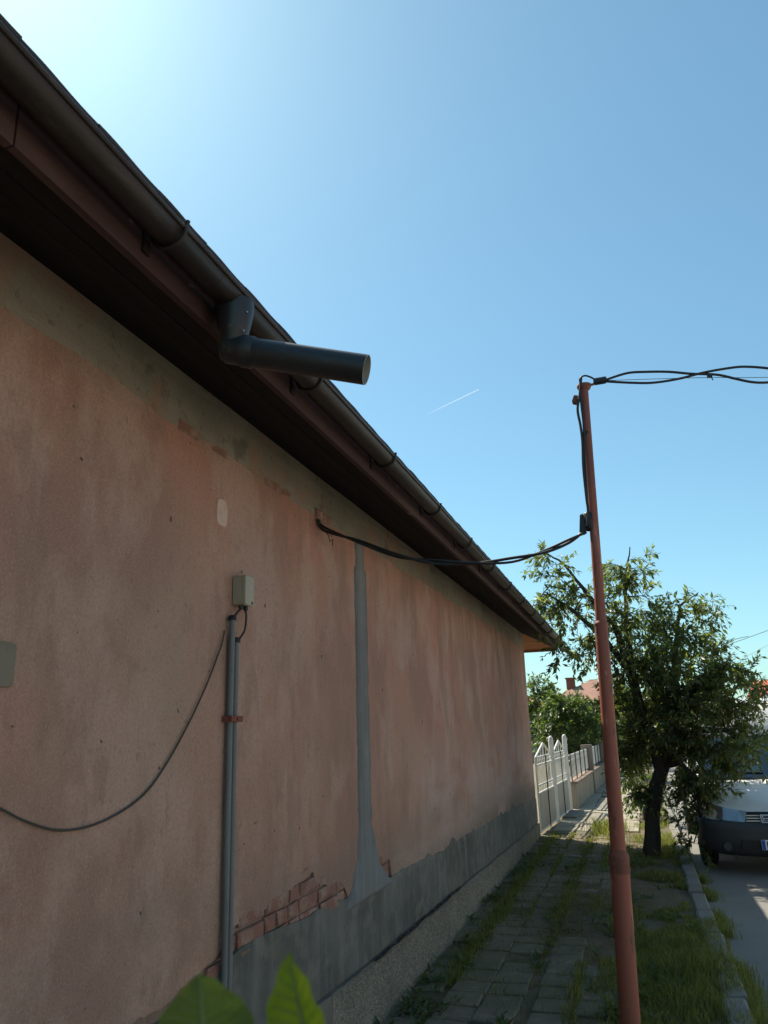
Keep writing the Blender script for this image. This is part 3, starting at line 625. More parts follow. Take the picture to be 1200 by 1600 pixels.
# ================================================================== FOLIAGE
def leaf_into(mb, p, d, up, L_, W_, fold=.18):
    d = d.normalized(); s_ = d.cross(up)
    s_ = s_.normalized() if s_.length > 1e-4 else d.orthogonal().normalized()
    n = s_.cross(d)
    c = p+d*L_*.45-n*W_*fold; t = p+d*L_-n*L_*.08
    l, r_ = p+d*L_*.42+s_*W_*.5, p+d*L_*.42-s_*W_*.5
    i = len(mb.v); mb.v += [tuple(p), tuple(l), tuple(t), tuple(r_), tuple(c)]
    mb.f += [(i, i+4, i+1), (i+1, i+4, i+2), (i, i+3, i+4), (i+4, i+3, i+2)]; mb.sm += [True]*4
def rv(q): 
    while True:
        v = Vector((q.uniform(-1, 1), q.uniform(-1, 1), q.uniform(-1, 1)))
        if .05 < v.length < 1: return v
def crown(limbs, lobes, q, leafL, leafW, droop=.45, nleaf=11, twigs=4, twl=.28, trunk_mb=None, mt='leaf'):
    """limbs: list of (points, radii). lobes: (centre, radii, number of branchlets)."""
    wood = trunk_mb or MB(); lv = MB(); nodes = []
    for P, Rr in limbs:
        P = [Vector(p) for p in P]; Q = []; RR = []
        for i in range(len(P)-1):
            for k in range(4): Q.append(P[i].lerp(P[i+1], k/4)+rv(q)*.012); RR.append(Rr[i]+(Rr[i+1]-Rr[i])*k/4)
        Q.append(P[-1]); RR.append(Rr[-1]); wood.tube(Q, RR, 9)
        nodes += [(a, b) for a, b in zip(Q, RR)][2:]
    for c, rad, n in lobes:
        c = Vector(c)
        for _ in range(n):
            v = rv(q); v = v.normalized()*(v.length**.55); tgt = c+Vector((v.x*rad[0], v.y*rad[1], v.z*rad[2]))
            best = min(nodes, key=lambda a: (a[0]-tgt).length+(.35*max(0, a[0].z-tgt.z)))
            a0, r0 = best; L0 = (tgt-a0).length
            midp = a0.lerp(tgt, .5)+Vector((0, 0, .12*L0))+rv(q)*.08*L0
            end = tgt+Vector((0, 0, -.05*L0))
            Q = []
            for k in range(6):
                t = k/5; Q.append(a0*(1-t)**2+midp*2*t*(1-t)+end*t*t)
            r1 = min(r0*.6, .012+.006*L0); wood.tube(Q, [r1*(1-.8*k/5) for k in range(6)], 5, False)
            if L0 > .25: nodes += [(Q[2], r1*.6), (Q[4], r1*.4)]
            dirb = (Q[-1]-Q[-3]).normalized()
            for w in range(twigs):
                s0 = Q[-1].lerp(Q[-3], q.random()*(.0 if w == 0 else 1))
                td = (dirb*.7+rv(q)*.9+Vector((0, 0, -droop*.35 if q.random() < .7 else .5))).normalized(); tl = twl*q.uniform(.6, 1.3)
                T = []
                for k in range(4):
                    t = k/3; T.append(s0+td*tl*t+Vector((0, 0, -droop*tl*.55*t*t)))
                wood.tube(T, [.004, .0034, .0026, .0015], 3, False)
                for k in range(nleaf):
                    t = (k+q.random())/nleaf; i = min(2, int(t*3)); pp = T[i].lerp(T[i+1], t*3-i); tt = (T[i+1]-T[i]).normalized()
                    sd = tt.cross(rv(q)).normalized()
                    dl = tt*.65+sd*.75+Vector((0, 0, -droop*q.uniform(.2, 1.2)))
                    s_ = q.uniform(.45, 1.25); leaf_into(lv, pp, dl, (Vector((0, 0, 1))+rv(q)*.9), leafL*s_, leafW*s_)
    return wood, lv
def add_tree(name, base, label, cat, limbs, lobes, seed, lL, lW, mt='leaf', group=None, **kw):
    q = random.Random(seed); t = thing(name, base, label, cat, group)
    w, lv = crown(limbs, lobes, q, lL, lW, **kw)
    w.build('trunk', M['bark'], t); lv.build('crown', M[mt], t); return t
TY = 11.6
def tp(x, y, dy=0.0): p = on_y(x, y, TY); return Vector((p.x, TY+dy, p.z))
limbs = [
    ([(-.02, TY, -.12), tp(1018, 1322), tp(1019, 1280), tp(1025, 1230), tp(1036, 1195)], [.14, .115, .095, .098, .092]),
    ([tp(1034, 1200), tp(1018, 1150), tp(1000, 1105), tp(985, 1050), tp(965, 990), tp(920, 930), tp(880, 880), tp(850, 862)], [.1, .085, .075, .06, .045, .03, .018, .008]),
    ([tp(1000, 1105), tp(985, 1040, .1), tp(978, 960, .2), tp(977, 900, .2), tp(984, 850, .2)], [.06, .05, .035, .02, .007]),
    ([tp(985, 1050), tp(945, 1000, -.1), tp(900, 960, -.3), tp(855, 930, -.35)], [.05, .04, .025, .008]),
    ([tp(1036, 1195), tp(1060, 1130, -.1), tp(1085, 1070, -.2), tp(1130, 1045, -.3), tp(1180, 1055, -.3)], [.1, .075, .055, .03, .01]),
    ([tp(1060, 1130), tp(1055, 1060, .3), tp(1060, 990, .4), tp(1065, 940, .4), tp(1088, 925, .3)], [.065, .05, .035, .02, .007]),
    ([tp(1045, 1165), tp(1090, 1140, -.4), tp(1125, 1140, -.6), tp(1160, 1165, -.7)], [.06, .045, .03, .01]),
    ([tp(1036, 1195), tp(1045, 1150, .4), tp(1030, 1090, .7), tp(1035, 1030, .9)], [.07, .055, .04, .015]),
    ([tp(1036, 1195), tp(1060, 1190, -.4), tp(1085, 1215, -.55), tp(1090, 1270, -.5), tp(1080, 1310, -.45)], [.05, .035, .022, .014, .006]),
    ([tp(1022, 1240), tp(1000, 1228, .05), tp(985, 1250, .05)], [.03, .014, .005]),
]
lobes = [
    ((-.55, TY-.1, 3.0), (.62, .6, .62), 50), ((-.85, TY-.2, 3.75), (.28, .3, .45), 14), ((-.25, TY, 3.55), (.4, .5, .5), 30), ((.22, TY+.2, 3.75), (.25, .3, .48), 18),
    ((.15, TY+.1, 2.8), (.7, .8, .55), 90), ((.75, TY+.2, 3.05), (.42, .4, .38), 32), ((1.12, TY+.2, 3.28), (.2, .25, .12), 8),
    ((.7, TY-.1, 2.40), (.62, .8, .45), 88), ((1.22, TY-.3, 2.12), (.45, .6, .32), 60), ((.85, TY-.4, 1.75), (.55, .6, .4), 85), ((1.22, TY-.6, 1.38), (.3, .45, .22), 26),
    ((.35, TY, 1.6), (.5, .7, .38), 75), ((-.12, TY+.1, 1.75), (.3, .5, .5), 40), ((-.15, TY+.2, 1.3), (.24, .4, .25), 26), ((.75, TY-.5, 1.1), (.35, .35, .35), 40), ((.60, TY-.5, .58), (.26, .3, .45), 46),
    ((-1.0, TY-.1, 4.02), (.14, .2, .2), 9), ((-1.02, TY-.3, 3.35), (.2, .2, .22), 14), ((-.07, TY+.05, .72), (.12, .15, .12), 8), ((.1, TY, 2.15), (.5, .7, .35), 45),
]
add_tree('fruit_tree', (0, TY, -.02), 'leafy fruit tree with leaning dark trunk beside the parked car', 'tree', limbs, [(c, rd, int(n*(.85 if c[2] > 2.7 else 1.0 if c[2] > 2 else .9))) for c, rd, n in lobes], 4, .092, .037, droop=.32, nleaf=10, twigs=4, twl=.24)
# shrubs and trees behind the fence
def bush_tree(name, x, y, h, w, label, seed, n, mt='leaf_b', lL=.11, lW=.05, group=None, sq=1.0, low=.25):
    L2 = [([(x, y, -.1), (x+.03, y, h*.25), (x-.04, y+.05, h*.55), (x, y, h*.8)], [.07, .055, .04, .012])]
    for a in range(5):
        t = a*1.26+seed; L2.append(([(x, y, h*.2), (x+.35*w*math.cos(t), y+.35*w*math.sin(t), h*.45), (x+.7*w*math.cos(t), y+.7*w*math.sin(t), h*.62)], [.035, .025, .008]))
    lb = [((x, y, h*(low+1)/2), (w, w*sq, h*(1-low)/2), n), ((x-.3*w, y, h*.9), (w*.3, w*.3, h*.16), n//8), ((x+.35*w, y-.2, h*.75), (w*.45, w*.5, h*.2), n//5)]
    return add_tree(name, (x, y, -.02), label, 'tree' if h > 2.2 else 'shrub', L2, lb, seed, lL, lW, mt, group, droop=.4, nleaf=8, twigs=3, twl=.3)
def bpx(px, py, Y, w, lab, seed, n, mt): p = on_y(px, py, Y); bush_tree('garden_tree', p.x, Y, p.z, w, lab, seed, n, mt, .15, .065)
bpx(846, 1062, 27, .75, 'pale green garden tree rising behind the white gate beside the house corner', 21, 150, 'leaf_b')
bpx(882, 1088, 25, .85, 'bushy green garden tree behind the second gate leaf', 22, 190, 'leaf_b')
bpx(913, 1090, 29, 1.1, 'dense dark garden tree behind the far fence panels', 23, 190, 'leaf_c')
bpx(936, 1098, 35, 1.3, 'rounded garden tree beyond the brown fence pillar', 24, 180, 'leaf_c')
bush_tree('garden_shrub', -.35, 26.5, 1.5, .7, 'grey green shrub in the verge far behind the leaning tree trunk', 25, 90, 'leaf_c')
bush_tree('roadside_tree', .3, 33, 3.0, 1.2, 'dark roadside tree far behind the leaning tree trunk', 26, 160, 'leaf_c', .14, .06)
bush_tree('roadside_tree', 1.3, 48, 3.0, 1.7, 'hazy roadside tree in front of the small red roofs', 27, 130, 'leaf_c', .18, .08)
bush_tree('roadside_shrub', -.05, 15.6, .75, .35, 'low leafy shrub growing beside the sunlit slabs behind the tree', 28, 34, 'leaf_b', .08, .04)
# grass -------------------------------------------------------------
def blades(name, n, fn, mt, hmin, hmax, wd, seed, label, lean=.5, cat='grass'):
    q = random.Random(seed); mb = MB(); k = 0
    while k < n:
        p = fn(q)
        if p is None: k += .2; continue
        k += 1
        x, y, z, s_ = p; h = q.uniform(hmin, hmax)*s_; a = q.uniform(0, 2*math.pi); w = wd*q.uniform(.6, 1.3); ln = q.uniform(.1, lean)*h
        s1 = Vector((math.cos(a)*w, math.sin(a)*w, 0)); b = q.uniform(0, 2*math.pi); d = Vector((math.cos(b)*ln, math.sin(b)*ln, 0)); P = Vector((x, y, z))
        m1 = P+d*.35+Vector((0, 0, h*.55)); t = P+d*1.25+Vector((0, 0, h*(1-.25*ln/h)))
        i = len(mb.v); mb.v += [tuple(P-s1), tuple(P+s1), tuple(m1+s1*.7), tuple(m1-s1*.7), tuple(t)]
        mb.f += [(i, i+1, i+2, i+3), (i+3, i+2, i+4)]; mb.sm += [True, True]
    return tag(mb.build(name, M[mt]), label, cat, kind='stuff')
def verge_pt(q):
    y = 3.4+9.5*q.random()**1.25; x = q.uniform(-.62, .55)
    edge = -.36+.22*nz(y*.9, 7.3)+.08*nz(y*3, 1)
    if x < edge: return None
    d = nz(x*2.1, y*2.1, .5)+.4*nz(x*6, y*6, 2)
    if y > 8.2 and d < -.05+.10*(y-8.2)/3: return None
    if d < -.38: return None
    if x > .31 and y > 7.0+.25*nz(x*9) and nz(y*1.1, 3.3) < .02: return None
    if x > .50+.06*nz(y*2.2, 5): return None
    return x, y, -.03 if x < .47 else ROADZ, (.55+.6*max(0, d+.3))*(1.0 if y < 8 else .7)
blades('verge_grass', 46000, verge_pt, 'grass', .04, .145, .0034, 1, 'long shaded grass on the verge around the red pole')
def edge_pt(q):
    y = 3.4+7*q.random(); x = .47+abs(q.gauss(0, .07))
    if nz(y*1.3, 9.1) < -.02: return None
    return x, y, ROADZ, .8*(1-min(.7, (x-.47)*3))
blades('kerbside_grass', 3600, edge_pt, 'grass', .08, .2, .003, 2, 'grass spilling over the kerb onto the asphalt')
gaps = [-1.425, -1.425, -1.44, -.862, -.862, -1.149, -.575, -.32]
def joint_pt(q):
    y = 4+9.6*q.random()**1.2; g = q.choice(gaps); wd_ = {-1.425: .045, -1.44: .07, -.862: .05, -1.149: .012, -.575: .03, -.32: .09}[g]; x = g+q.gauss(0, wd_)
    c = nz(g*7, y*.8, .2)+.4*nz(g*3, y*2.6)
    if q.random() < .22: y = 4.25+.254*round((y-4.25)/.254)-.127+q.gauss(0, .012); x = q.uniform(-1.6, -.3); c -= .1
    if c < (-.18 if g in (-1.425, -1.44, -.862, -.32) else .1): return None
    return x, y, -.01, .45+.6*max(0, c)
blades('joint_grass', 21000, joint_pt, 'grass', .05, .15, .0034, 3, 'grass growing in the joints between the paving slabs')
def tuft_pt(q):
    y = 13.9+q.gauss(0, .35); x = -.62+q.gauss(0, .13); return x, y, -.02, 1
blades('sunlit_weeds', 900, tuft_pt, 'grass', .08, .26, .006, 4, 'bright sunlit weed tuft on the pavement slabs beyond the house')
def dry_pt(q):
    y = 8.1+q.gauss(0, .7); x = -.72+q.gauss(0, .26)
    return x, y, .0, 1
q = random.Random(5); mb = MB()
for i in range(2600):
    x, y, z, s_ = dry_pt(q); a = q.uniform(0, 6.28); l_ = q.uniform(.04, .14); h = q.uniform(.018, .04)
    d = Vector((math.cos(a)*l_, math.sin(a)*l_, q.uniform(-.006, .012))); s1 = Vector((-math.sin(a), math.cos(a), .3))*.0025; P = Vector((x, y, h))
    i = len(mb.v); mb.v += [tuple(P-s1), tuple(P+s1), tuple(P+d)]; mb.f += [(i, i+1, i+2)]; mb.sm += [False]
tag(mb.build('cut_grass', M['dry']), 'scattered dry grass clippings lying on the shaded slabs', 'grass clippings', kind='stuff')
def farv(q):
    y = 12+16*q.random(); x = q.uniform(-.25, .34)
    if nz(x*2, y*1.2) < .05: return None
    return x, y, -.02, .8
blades('far_verge_grass', 5000, farv, 'grass', .05, .16, .005, 6, 'patchy grass on the sunlit verge behind the tree')
q = random.Random(18); mb = MB()
for i in range(240):                      # rosettes of broad-leaved weeds
    y = 4.0+8*q.random()**1.3; x = q.choice((q.uniform(-.5, .3), q.uniform(-.5, .3), -1.43+q.gauss(0, .07), -1.6+q.gauss(0, .03), -.86+q.gauss(0, .06)))
    if nz(x*1.7, y*1.1, 8) < -.12: continue
    n_ = q.randint(4, 8); a0 = q.random()*6.28; h_ = q.uniform(.0, .07)
    for k in range(n_):
        a = a0+k*6.28/n_+q.uniform(-.3, .3); leaf_into(mb, Vector((x, y, .0+h_*q.random())), Vector((math.cos(a), math.sin(a), q.uniform(.2, 1.1))), Vector((0, 0, 1)), q.uniform(.04, .11), q.uniform(.018, .04))
tag(mb.build('broadleaf_weeds', M['leaf_b']), 'low broad leaved weeds among the grass and slabs', 'weeds', kind='stuff')
q = random.Random(19); mb = MB()
for i in range(700):
    y = q.uniform(4.5, 12); x = q.uniform(-1.62, .3); leaf_into(mb, Vector((x, y, .016+q.uniform(0, .012))), Vector((q.uniform(-1, 1), q.uniform(-1, 1), q.uniform(-.1, .25))), Vector((0, 0, 1))+rv(q)*.5, q.uniform(.015, .05), q.uniform(.008, .022))
tag(mb.build('leaf_litter', M['dry']), 'thin leaf litter scattered over the shaded slabs', 'leaf litter', kind='stuff')
# fallen leaves / litter near the wall end
q = random.Random(8); mb = MB()
for i in range(900):
    y = q.uniform(10.2, 13.4); x = q.uniform(-1.6, -.1); leaf_into(mb, Vector((x, y, .022+q.uniform(0, .012))), Vector((q.uniform(-1, 1), q.uniform(-1, 1), q.uniform(-.1, .25))), Vector((0, 0, 1))+rv(q)*.5, q.uniform(.03, .07), q.uniform(.015, .03))
tag(mb.build('fallen_leaves', M['dry']), 'fallen leaves scattered on the slabs at the far house corner', 'leaves', kind='stuff')
# ================================================================== GATE AND FENCE
G0, G1 = Vector((-1.665, 13.36, 0)), Vector((-1.47, 17.0, 0)); GD = (G1-G0).normalized(); GN = Vector((GD.y, -GD.x, 0))
GL = (G1-G0).length
def gp(s_, z, o_=0.0): return G0+GD*s_+GN*o_+Vector((0, 0, z))
def bar(mb, s0, z0, s1, z1, r_=.011, o_=0.0, n=6): mb.tube([gp(s0, z0, o_), gp(s1, z1, o_)], r_, n)
def gate_leaf(s0, s1, label):
    t = thing('gate_leaf', tuple(gp((s0+s1)/2, 0)), label, 'gate', 'white gate leaves')
    mb = MB(); zt = 1.18; zp = .62
    for a in (s0, s1): bar(mb, a, .03, a, zt, .020)
    for z in (.05, zp, .74, zt-.12, zt): bar(mb, s0, z, s1, z, .016)
    mc = (s0+s1)/2; bar(mb, s0, zt, mc, zt+.21, .018); bar(mb, mc, zt+.21, s1, zt, .018); bar(mb, mc, zt, mc, zt+.21, .014)
    fr = mb.build('frame', M['white'], t)
    A = [gp(s0+.015, .06, -.006), gp(s1-.015, .06, -.006), gp(s1-.015, zp-.01, -.006), gp(s0+.015, zp-.01, -.006)]
    mb = MB(); mb.hexa([a+GN*.012 for a in A], A); mb.build('sheet_panel', M['gatepanel'], t)
    n = 14
    for k in range(1, n):
        a = s0+(s1-s0)*k/n; mb = MB(); bar(mb, a, .74, a, zt-.12, .0075); mb.build('picket', M['white'], t)
    for k in range(10):
        a = s0+(s1-s0)*(k+.5)/10
        for z0, z1 in ((zp+.02, .735), (zt-.10, zt-.015)):
            mb = MB(); w = .028; m1 = (z0+z1)/2; h = (z1-z0)/2
            for p0, p1 in (((a-w, m1), (a, m1+h)), ((a, m1+h), (a+w, m1)), ((a+w, m1), (a, m1-h)), ((a, m1-h), (a-w, m1))): bar(mb, p0[0], p0[1], p1[0], p1[1], .006, n=5)
            mb.build('ornament', M['white'], t)
    for k in (-2, -1, 1, 2):
        a = mc+k*(s1-s0)/6; mb = MB(); bar(mb, a, zt, a, zt+.21*(1-abs(k)/3), .0075); mb.build('picket', M['white'], t)
    mb = MB(); bar(mb, mc, .03, mc, zt+.02, .010, .03); mb.build('gap_bar', M['wire'], t)  # added dark bar standing in for the dark gap line down the leaf
    for z in (.2, 1.0):
        mb = MB(); mb.tube([gp(s1-.005, z-.04, .012), gp(s1-.005, z+.04, .012)], .012, 8); mb.build('hinge', M['white'], t)
    return t
gate_leaf(.06, 1.72, 'white metal gate leaf touching the house corner, peaked top rail')
gate_leaf(1.93, 3.50, 'white metal gate leaf between the two round topped white posts')
for s_, lab in ((1.825, 'white round topped gate post between the two gate leaves'), (3.61, 'white round topped gate post where the low fence begins')):
    mb = MB(); mb.lathe(gp(s_, 0), [(.047, -.1), (.047, 1.42), (.044, 1.455), (.033, 1.48), (.016, 1.495), (.001, 1.5)], 16); tag(mb.build('gate_post', M['white']), lab, 'post')
F0, F1 = Vector((-1.455, 17.25, 0)), Vector((-1.06, 30.0, 0)); FD = (F1-F0).normalized(); FN = Vector((FD.y, -FD.x, 0)); FLn = (F1-F0).length
def fp(s_, z, o_=0.0): return F0+FD*s_+FN*o_+Vector((0, 0, z))
def fbox(s0, s1, z0, z1, o0, o1):
    mb = MB(); mb.hexa([fp(s0, z0, o0), fp(s0, z0, o1), fp(s0, z1, o1), fp(s0, z1, o0)][::-1], [fp(s1, z0, o0), fp(s1, z0, o1), fp(s1, z1, o1), fp(s1, z1, o0)][::-1]); return mb
fen = thing('garden_fence', tuple(fp(FLn/2, 0)), 'low tan wall with terracotta cap and white metal railing beyond the gate', 'fence')
bw = fbox(0, FLn, -.12, .50, -.11, .11).build('base_wall', M['fencewall'], fen)
s_ = -.03; q = random.Random(2)
while s_ < FLn:
    fbox(s_+.004, min(s_+.496, FLn), .505, .545+q.uniform(-.004, .004), -.15, .15).build('cap_stone', M['cap'], bw); s_ += .5
for s_ in (4.1, 8.2, 12.4):
    fbox(s_, s_+.24, -.1, 1.17, -.135, .135).build('pillar', M['pillar'], fen)
for a, b in ((.05, 4.05), (4.4, 8.15), (8.5, 12.35)):
    mb = MB()
    for z in (.62, 1.06, .95): mb.tube([fp(a, z), fp(b, z)], .014, 6)
    mb.build('rail', M['white'], fen)
    k = a+.06
    while k < b:
        mb = MB(); mb.hexa([fp(k-.018, .60, .016), fp(k+.018, .60, .016), fp(k+.018, .60, .024), fp(k-.018, .60, .024)], [fp(k-.018, 1.07, .016), fp(k+.018, 1.07, .016), fp(k+.018, 1.07, .024), fp(k-.018, 1.07, .024)])
        mb.build('picket', M['white'], fen); k += .13
    k = a
    while k <= b+.01:
        mb = MB(); mb.tube([fp(k, .5, .04), fp(k, 1.1, .04)], .013, 6); mb.build('railing_post', M['wire'], fen); k += (b-a)/4
# small step slab at the gate and stone steps beyond
mb = MB(); mb.box(gp(2.8, .02, .16), (.26, 1.2, .06), Matrix.Rotation(-.055, 3, 'Z'), .01); tag(mb.build('gate_step', M['kerb']), 'pale stone step in front of the white gate', 'step')

# ================================================================== CAR
CX, CYF, CZ = 1.53, 10.72, ROADZ
car = thing('parked_van', (CX, CYF+2.2, CZ), 'tall white van with black bumper parked at the kerb under the tree', 'van')
def cp(x, y, z): return (CX+x, CYF+y, CZ+z)
# lower body: stations (y, half width, z bottom, z shoulder, z top edge, z top centre)
ST = [(.05, .74, .44, .60, .66, .68), (.12, .82, .40, .66, .73, .745), (.30, .875, .34, .74, .80, .82), (.60, .90, .30, .82, .90, .915), (.95, .905, .30, .88, .985, 1.0), (1.25, .905, .30, .92, 1.04, 1.06),
      (1.7, .905, .29, .93, 1.0, 1.0), (2.4, .905, .29, .93, 1.0, 1.0), (3.2, .905, .29, .94, 1.01, 1.01), (4.2, .90, .31, .95, 1.02, 1.02), (4.75, .89, .34, .95, 1.03, 1.03), (4.86, .86, .40, .92, 1.0, 1.02)]
def body_ring(s):
    y, w, zb, zs, zt, zc = s
    h = [(0, zb), (w*.6, zb), (w*.93, zb+.02), (w, zb+.10), (w*1.005, (zb+zs)/2), (w, zs), (w*.955, zt-.012), (w*.90, zt), (w*.5, (zt+zc)/2+.008), (0, zc)]
    return [(x, z) for x, z in h]+[(-x, z) for x, z in h[-2:0:-1]]
V = []; F2 = []; rings = [body_ring(s) for s in ST]; n = len(rings[0])
for s, r_ in zip(ST, rings): V += [cp(x, s[0], z) for x, z in r_]
for i in range(len(ST)-1):
    for k in range(n): a, b = i*n+k, i*n+(k+1) % n; F2.append((a, b, b+n, a+n))
F2.append(tuple(range(n-1, -1, -1))); F2.append(tuple((len(ST)-1)*n+k for k in range(n)))
mb = MB(); mb.add(V, F2, True); body = mb.build('body', M['carpaint'], car)
md = body.modifiers.new('s', 'SUBSURF'); md.levels = 2; md.render_levels = 2
# greenhouse: roof + pillars, glass between
GS = [(1.16, .80, 1.03, .0), (1.60, .765, 1.34, .0), (2.0, .70, 1.56, .0), (2.4, .685, 1.63, 0), (3.3, .675, 1.635, 0), (3.95, .66, 1.57, 0), (4.32, .74, 1.02, 0)]
mb = MB(); V = []; F2 = []
RS = [(1.90, .715, 1.575), (1.98, .745, 1.70), (2.10, .77, 1.88), (2.3, .785, 2.01), (2.7, .79, 2.075), (3.6, .79, 2.09), (4.5, .785, 2.07), (4.76, .775, 2.02), (4.82, .76, 1.90)]
nr = 13
for y, w, z in RS:
    zl = 1.515; hm = (zl+z)/2
    V += [cp(-w, y, zl), cp(-w*1.0, y, hm), cp(-w*.97, y, z-.05), cp(-w*.86, y, z-.012), cp(-w*.5, y, z+.006), cp(0, y, z+.012), cp(w*.5, y, z+.006), cp(w*.86, y, z-.012), cp(w*.97, y, z-.05), cp(w, y, hm), cp(w, y, zl), cp(w*.6, y, zl-.01), cp(-w*.6, y, zl-.01)]
for i in range(len(RS)-1):
    for k in range(nr): a, b = i*nr+k, i*nr+(k+1) % nr; F2.append((a, b, b+nr, a+nr))
F2 += [tuple(range(nr-1, -1, -1)), tuple((len(RS)-1)*nr+k for k in range(nr))]
mb.add(V, F2, True); mb.build('van_roof', M['carpaint'], car)
def pillar(a, b, w, nm='pillar'):
    mb = MB(); mb.tube([cp(*a), cp(*[(p+q_)/2 for p, q_ in zip(a, b)]), cp(*b)], w, 8); mb.build(nm, M['carpaint'], car)
for s in (-1, 1):
    pillar((s*.80, 1.14, 1.02), (s*.715, 1.98, 1.56), .036); pillar((s*.86, 2.45, .99), (s*.765, 2.5, 1.56), .034); pillar((s*.86, 3.4, 1.0), (s*.765, 3.35, 1.56), .034); pillar((s*.82, 4.76, 1.0), (s*.755, 4.76, 1.53), .045)
def quad(nm, pts, mt, th=.004):
    P = [Vector(cp(*p)) for p in pts]; nn = (P[1]-P[0]).cross(P[3]-P[0]).normalized()*th
    mb = MB(); mb.hexa([p-nn for p in P], [p+nn for p in P]); return mb.build(nm, mt, car)
# curved windscreen
mb = MB(); V = []; F2 = []
for j in range(7):
    t = j/6; y = 1.13+(1.97-1.13)*t; z = 1.025+(1.555-1.025)*t; w = .80+(.69-.80)*t
    for i in range(13): x = -w+2*w*i/12; V.append(cp(x, y-.10*(1-(x/w)**2)*(1-t*.5), z+.012*(1-(x/w)**2)))
for j in range(6):
    for i in range(12): a = j*13+i; F2.append((a, a+1, a+14, a+13))
mb.add(V, F2, True); mb.build('windscreen', M['glass'], car)
for s in (-1, 1):
    for P in ([(s*.84, 1.45, 1.02), (s*.865, 2.42, 1.02), (s*.775, 2.47, 1.53), (s*.755, 2.02, 1.53)], [(s*.865, 2.49, 1.02), (s*.865, 3.36, 1.02), (s*.775, 3.33, 1.53), (s*.775, 2.53, 1.53)], [(s*.865, 3.44, 1.03), (s*.85, 4.7, 1.03), (s*.765, 4.7, 1.52), (s*.775, 3.39, 1.53)]): quad('side_window', P, M['glass'])
quad('rear_window', [(-.78, 4.80, 1.04), (.78, 4.80, 1.04), (.72, 4.80, 1.52), (-.72, 4.80, 1.52)], M['glass'])
mb = MB(); mb.box(cp(0, 1.62, .98), (1.5, .5, .14), None, .04); mb.build('dashboard', M['interior'], car)
for x in (-.38, .38):
    mb = MB(); mb.box(cp(x, 2.35, 1.12), (.5, .16, .5), Matrix.Rotation(-.2, 3, 'X'), .05); mb.box(cp(x, 2.45, 1.43), (.26, .09, .16), None, .03); mb.build('seat', M['interior'], car)
# dark cowl under the windscreen, wipers
mb = MB(); mb.hexa([cp(-.8, 1.02, 1.015), cp(.8, 1.02, 1.015), cp(.8, 1.2, 1.06), cp(-.8, 1.2, 1.06)], [cp(-.8, 1.02, 1.03), cp(.8, 1.02, 1.03), cp(.8, 1.2, 1.075), cp(-.8, 1.2, 1.075)]); mb.build('cowl', M['carplast'], car)
for x in (-.55, .1):
    mb = MB(); mb.tube([cp(x, 1.06, 1.06), cp(x+.3, 1.12, 1.10), cp(x+.55, 1.10, 1.09)], .008, 6); mb.build('wiper', M['black'], car)
# bumper
BS = [(-.93, .52), (-.915, .26), (-.86, .08), (-.7, -.02), (-.4, -.06), (0, -.075), (.4, -.06), (.7, -.02), (.86, .08), (.915, .26), (.93, .52)]
V = []; F2 = []; prof = [(.0, .565), (.012, .60), (-.018, .585), (-.03, .50), (-.022, .36), (.0, .26), (.05, .21), (.14, .22)]
for x, y in BS:
    for d, z in prof: V.append(cp(x*(1-d*.3), y+d*1.0, z+.03*(abs(x)/.93)**2))
n = len(prof)
for i in range(len(BS)-1):
    for k in range(n-1): a = i*n+k; F2.append((a, a+1, a+n+1, a+n))
mb = MB(); mb.add(V, F2, True); bum = mb.build('bumper', M['carplast'], car)
quad('lower_intake', [(-.5, -.085, .30), (.5, -.085, .30), (.5, -.09, .40), (-.5, -.09, .40)], M['black'])
for s in (-1, 1):
    mb = MB(); mb.tube([cp(s*.66, -.075, .33), cp(s*.66, -.035, .33)], .045, 14); mb.build('fog_lamp', M['carplast'], car)
# grille with silver surround and slats
gr = quad('grille', [(-.44, -.045, .585), (.44, -.045, .585), (.40, .045, .70), (-.40, .045, .70)], M['black'], .012)
for z in (.612, .640, .668):
    t = (z-.585)/.115; mb = MB(); mb.hexa([cp(-.42+.02*t, -.065+.09*t, z-.006), cp(.42-.02*t, -.065+.09*t, z-.006), cp(.42-.02*t, -.04+.09*t, z-.004), cp(-.42+.02*t, -.04+.09*t, z-.004)], [cp(-.42+.02*t, -.065+.09*t, z+.006), cp(.42-.02*t, -.065+.09*t, z+.006), cp(.42-.02*t, -.04+.09*t, z+.008), cp(-.42+.02*t, -.04+.09*t, z+.008)]); mb.build('grille_slat', M['alloy'], gr)
for s in (-1, 1):
    mb = MB(); mb.hexa([cp(s*.44, -.075, .575), cp(s*.53, -.055, .58), cp(s*.53, -.02, .58), cp(s*.44, -.03, .575)], [cp(s*.39, .03, .712), cp(s*.47, .035, .725), cp(s*.47, .06, .725), cp(s*.39, .06, .712)]); mb.build('grille_surround', M['alloy'], gr)
mb = MB(); mb.tube([cp(-.5, -.055, .574), cp(0, -.085, .566), cp(.5, -.055, .574)], .012, 8); mb.build('grille_surround', M['alloy'], gr)
# emblem on the grille: a pair of uprights joined in the middle inside a rounded frame
mb = MB(); c = Vector(cp(-.20, -.075, .64))
for a, b in (((-.028, -.03), (-.036, .03)), ((.028, -.03), (.036, .03)), ((-.03, 0), (.03, 0)), ((-.05, -.04), (.05, -.04)), ((-.055, .04), (.055, .04)), ((-.05, -.04), (-.055, .04)), ((.05, -.04), (.055, .04))):
    mb.tube([c+Vector((a[0], a[1]*.6, a[1])), c+Vector((b[0], b[1]*.6, b[1]))], .006, 6)
mb.build('emblem', M['chrome'], gr)
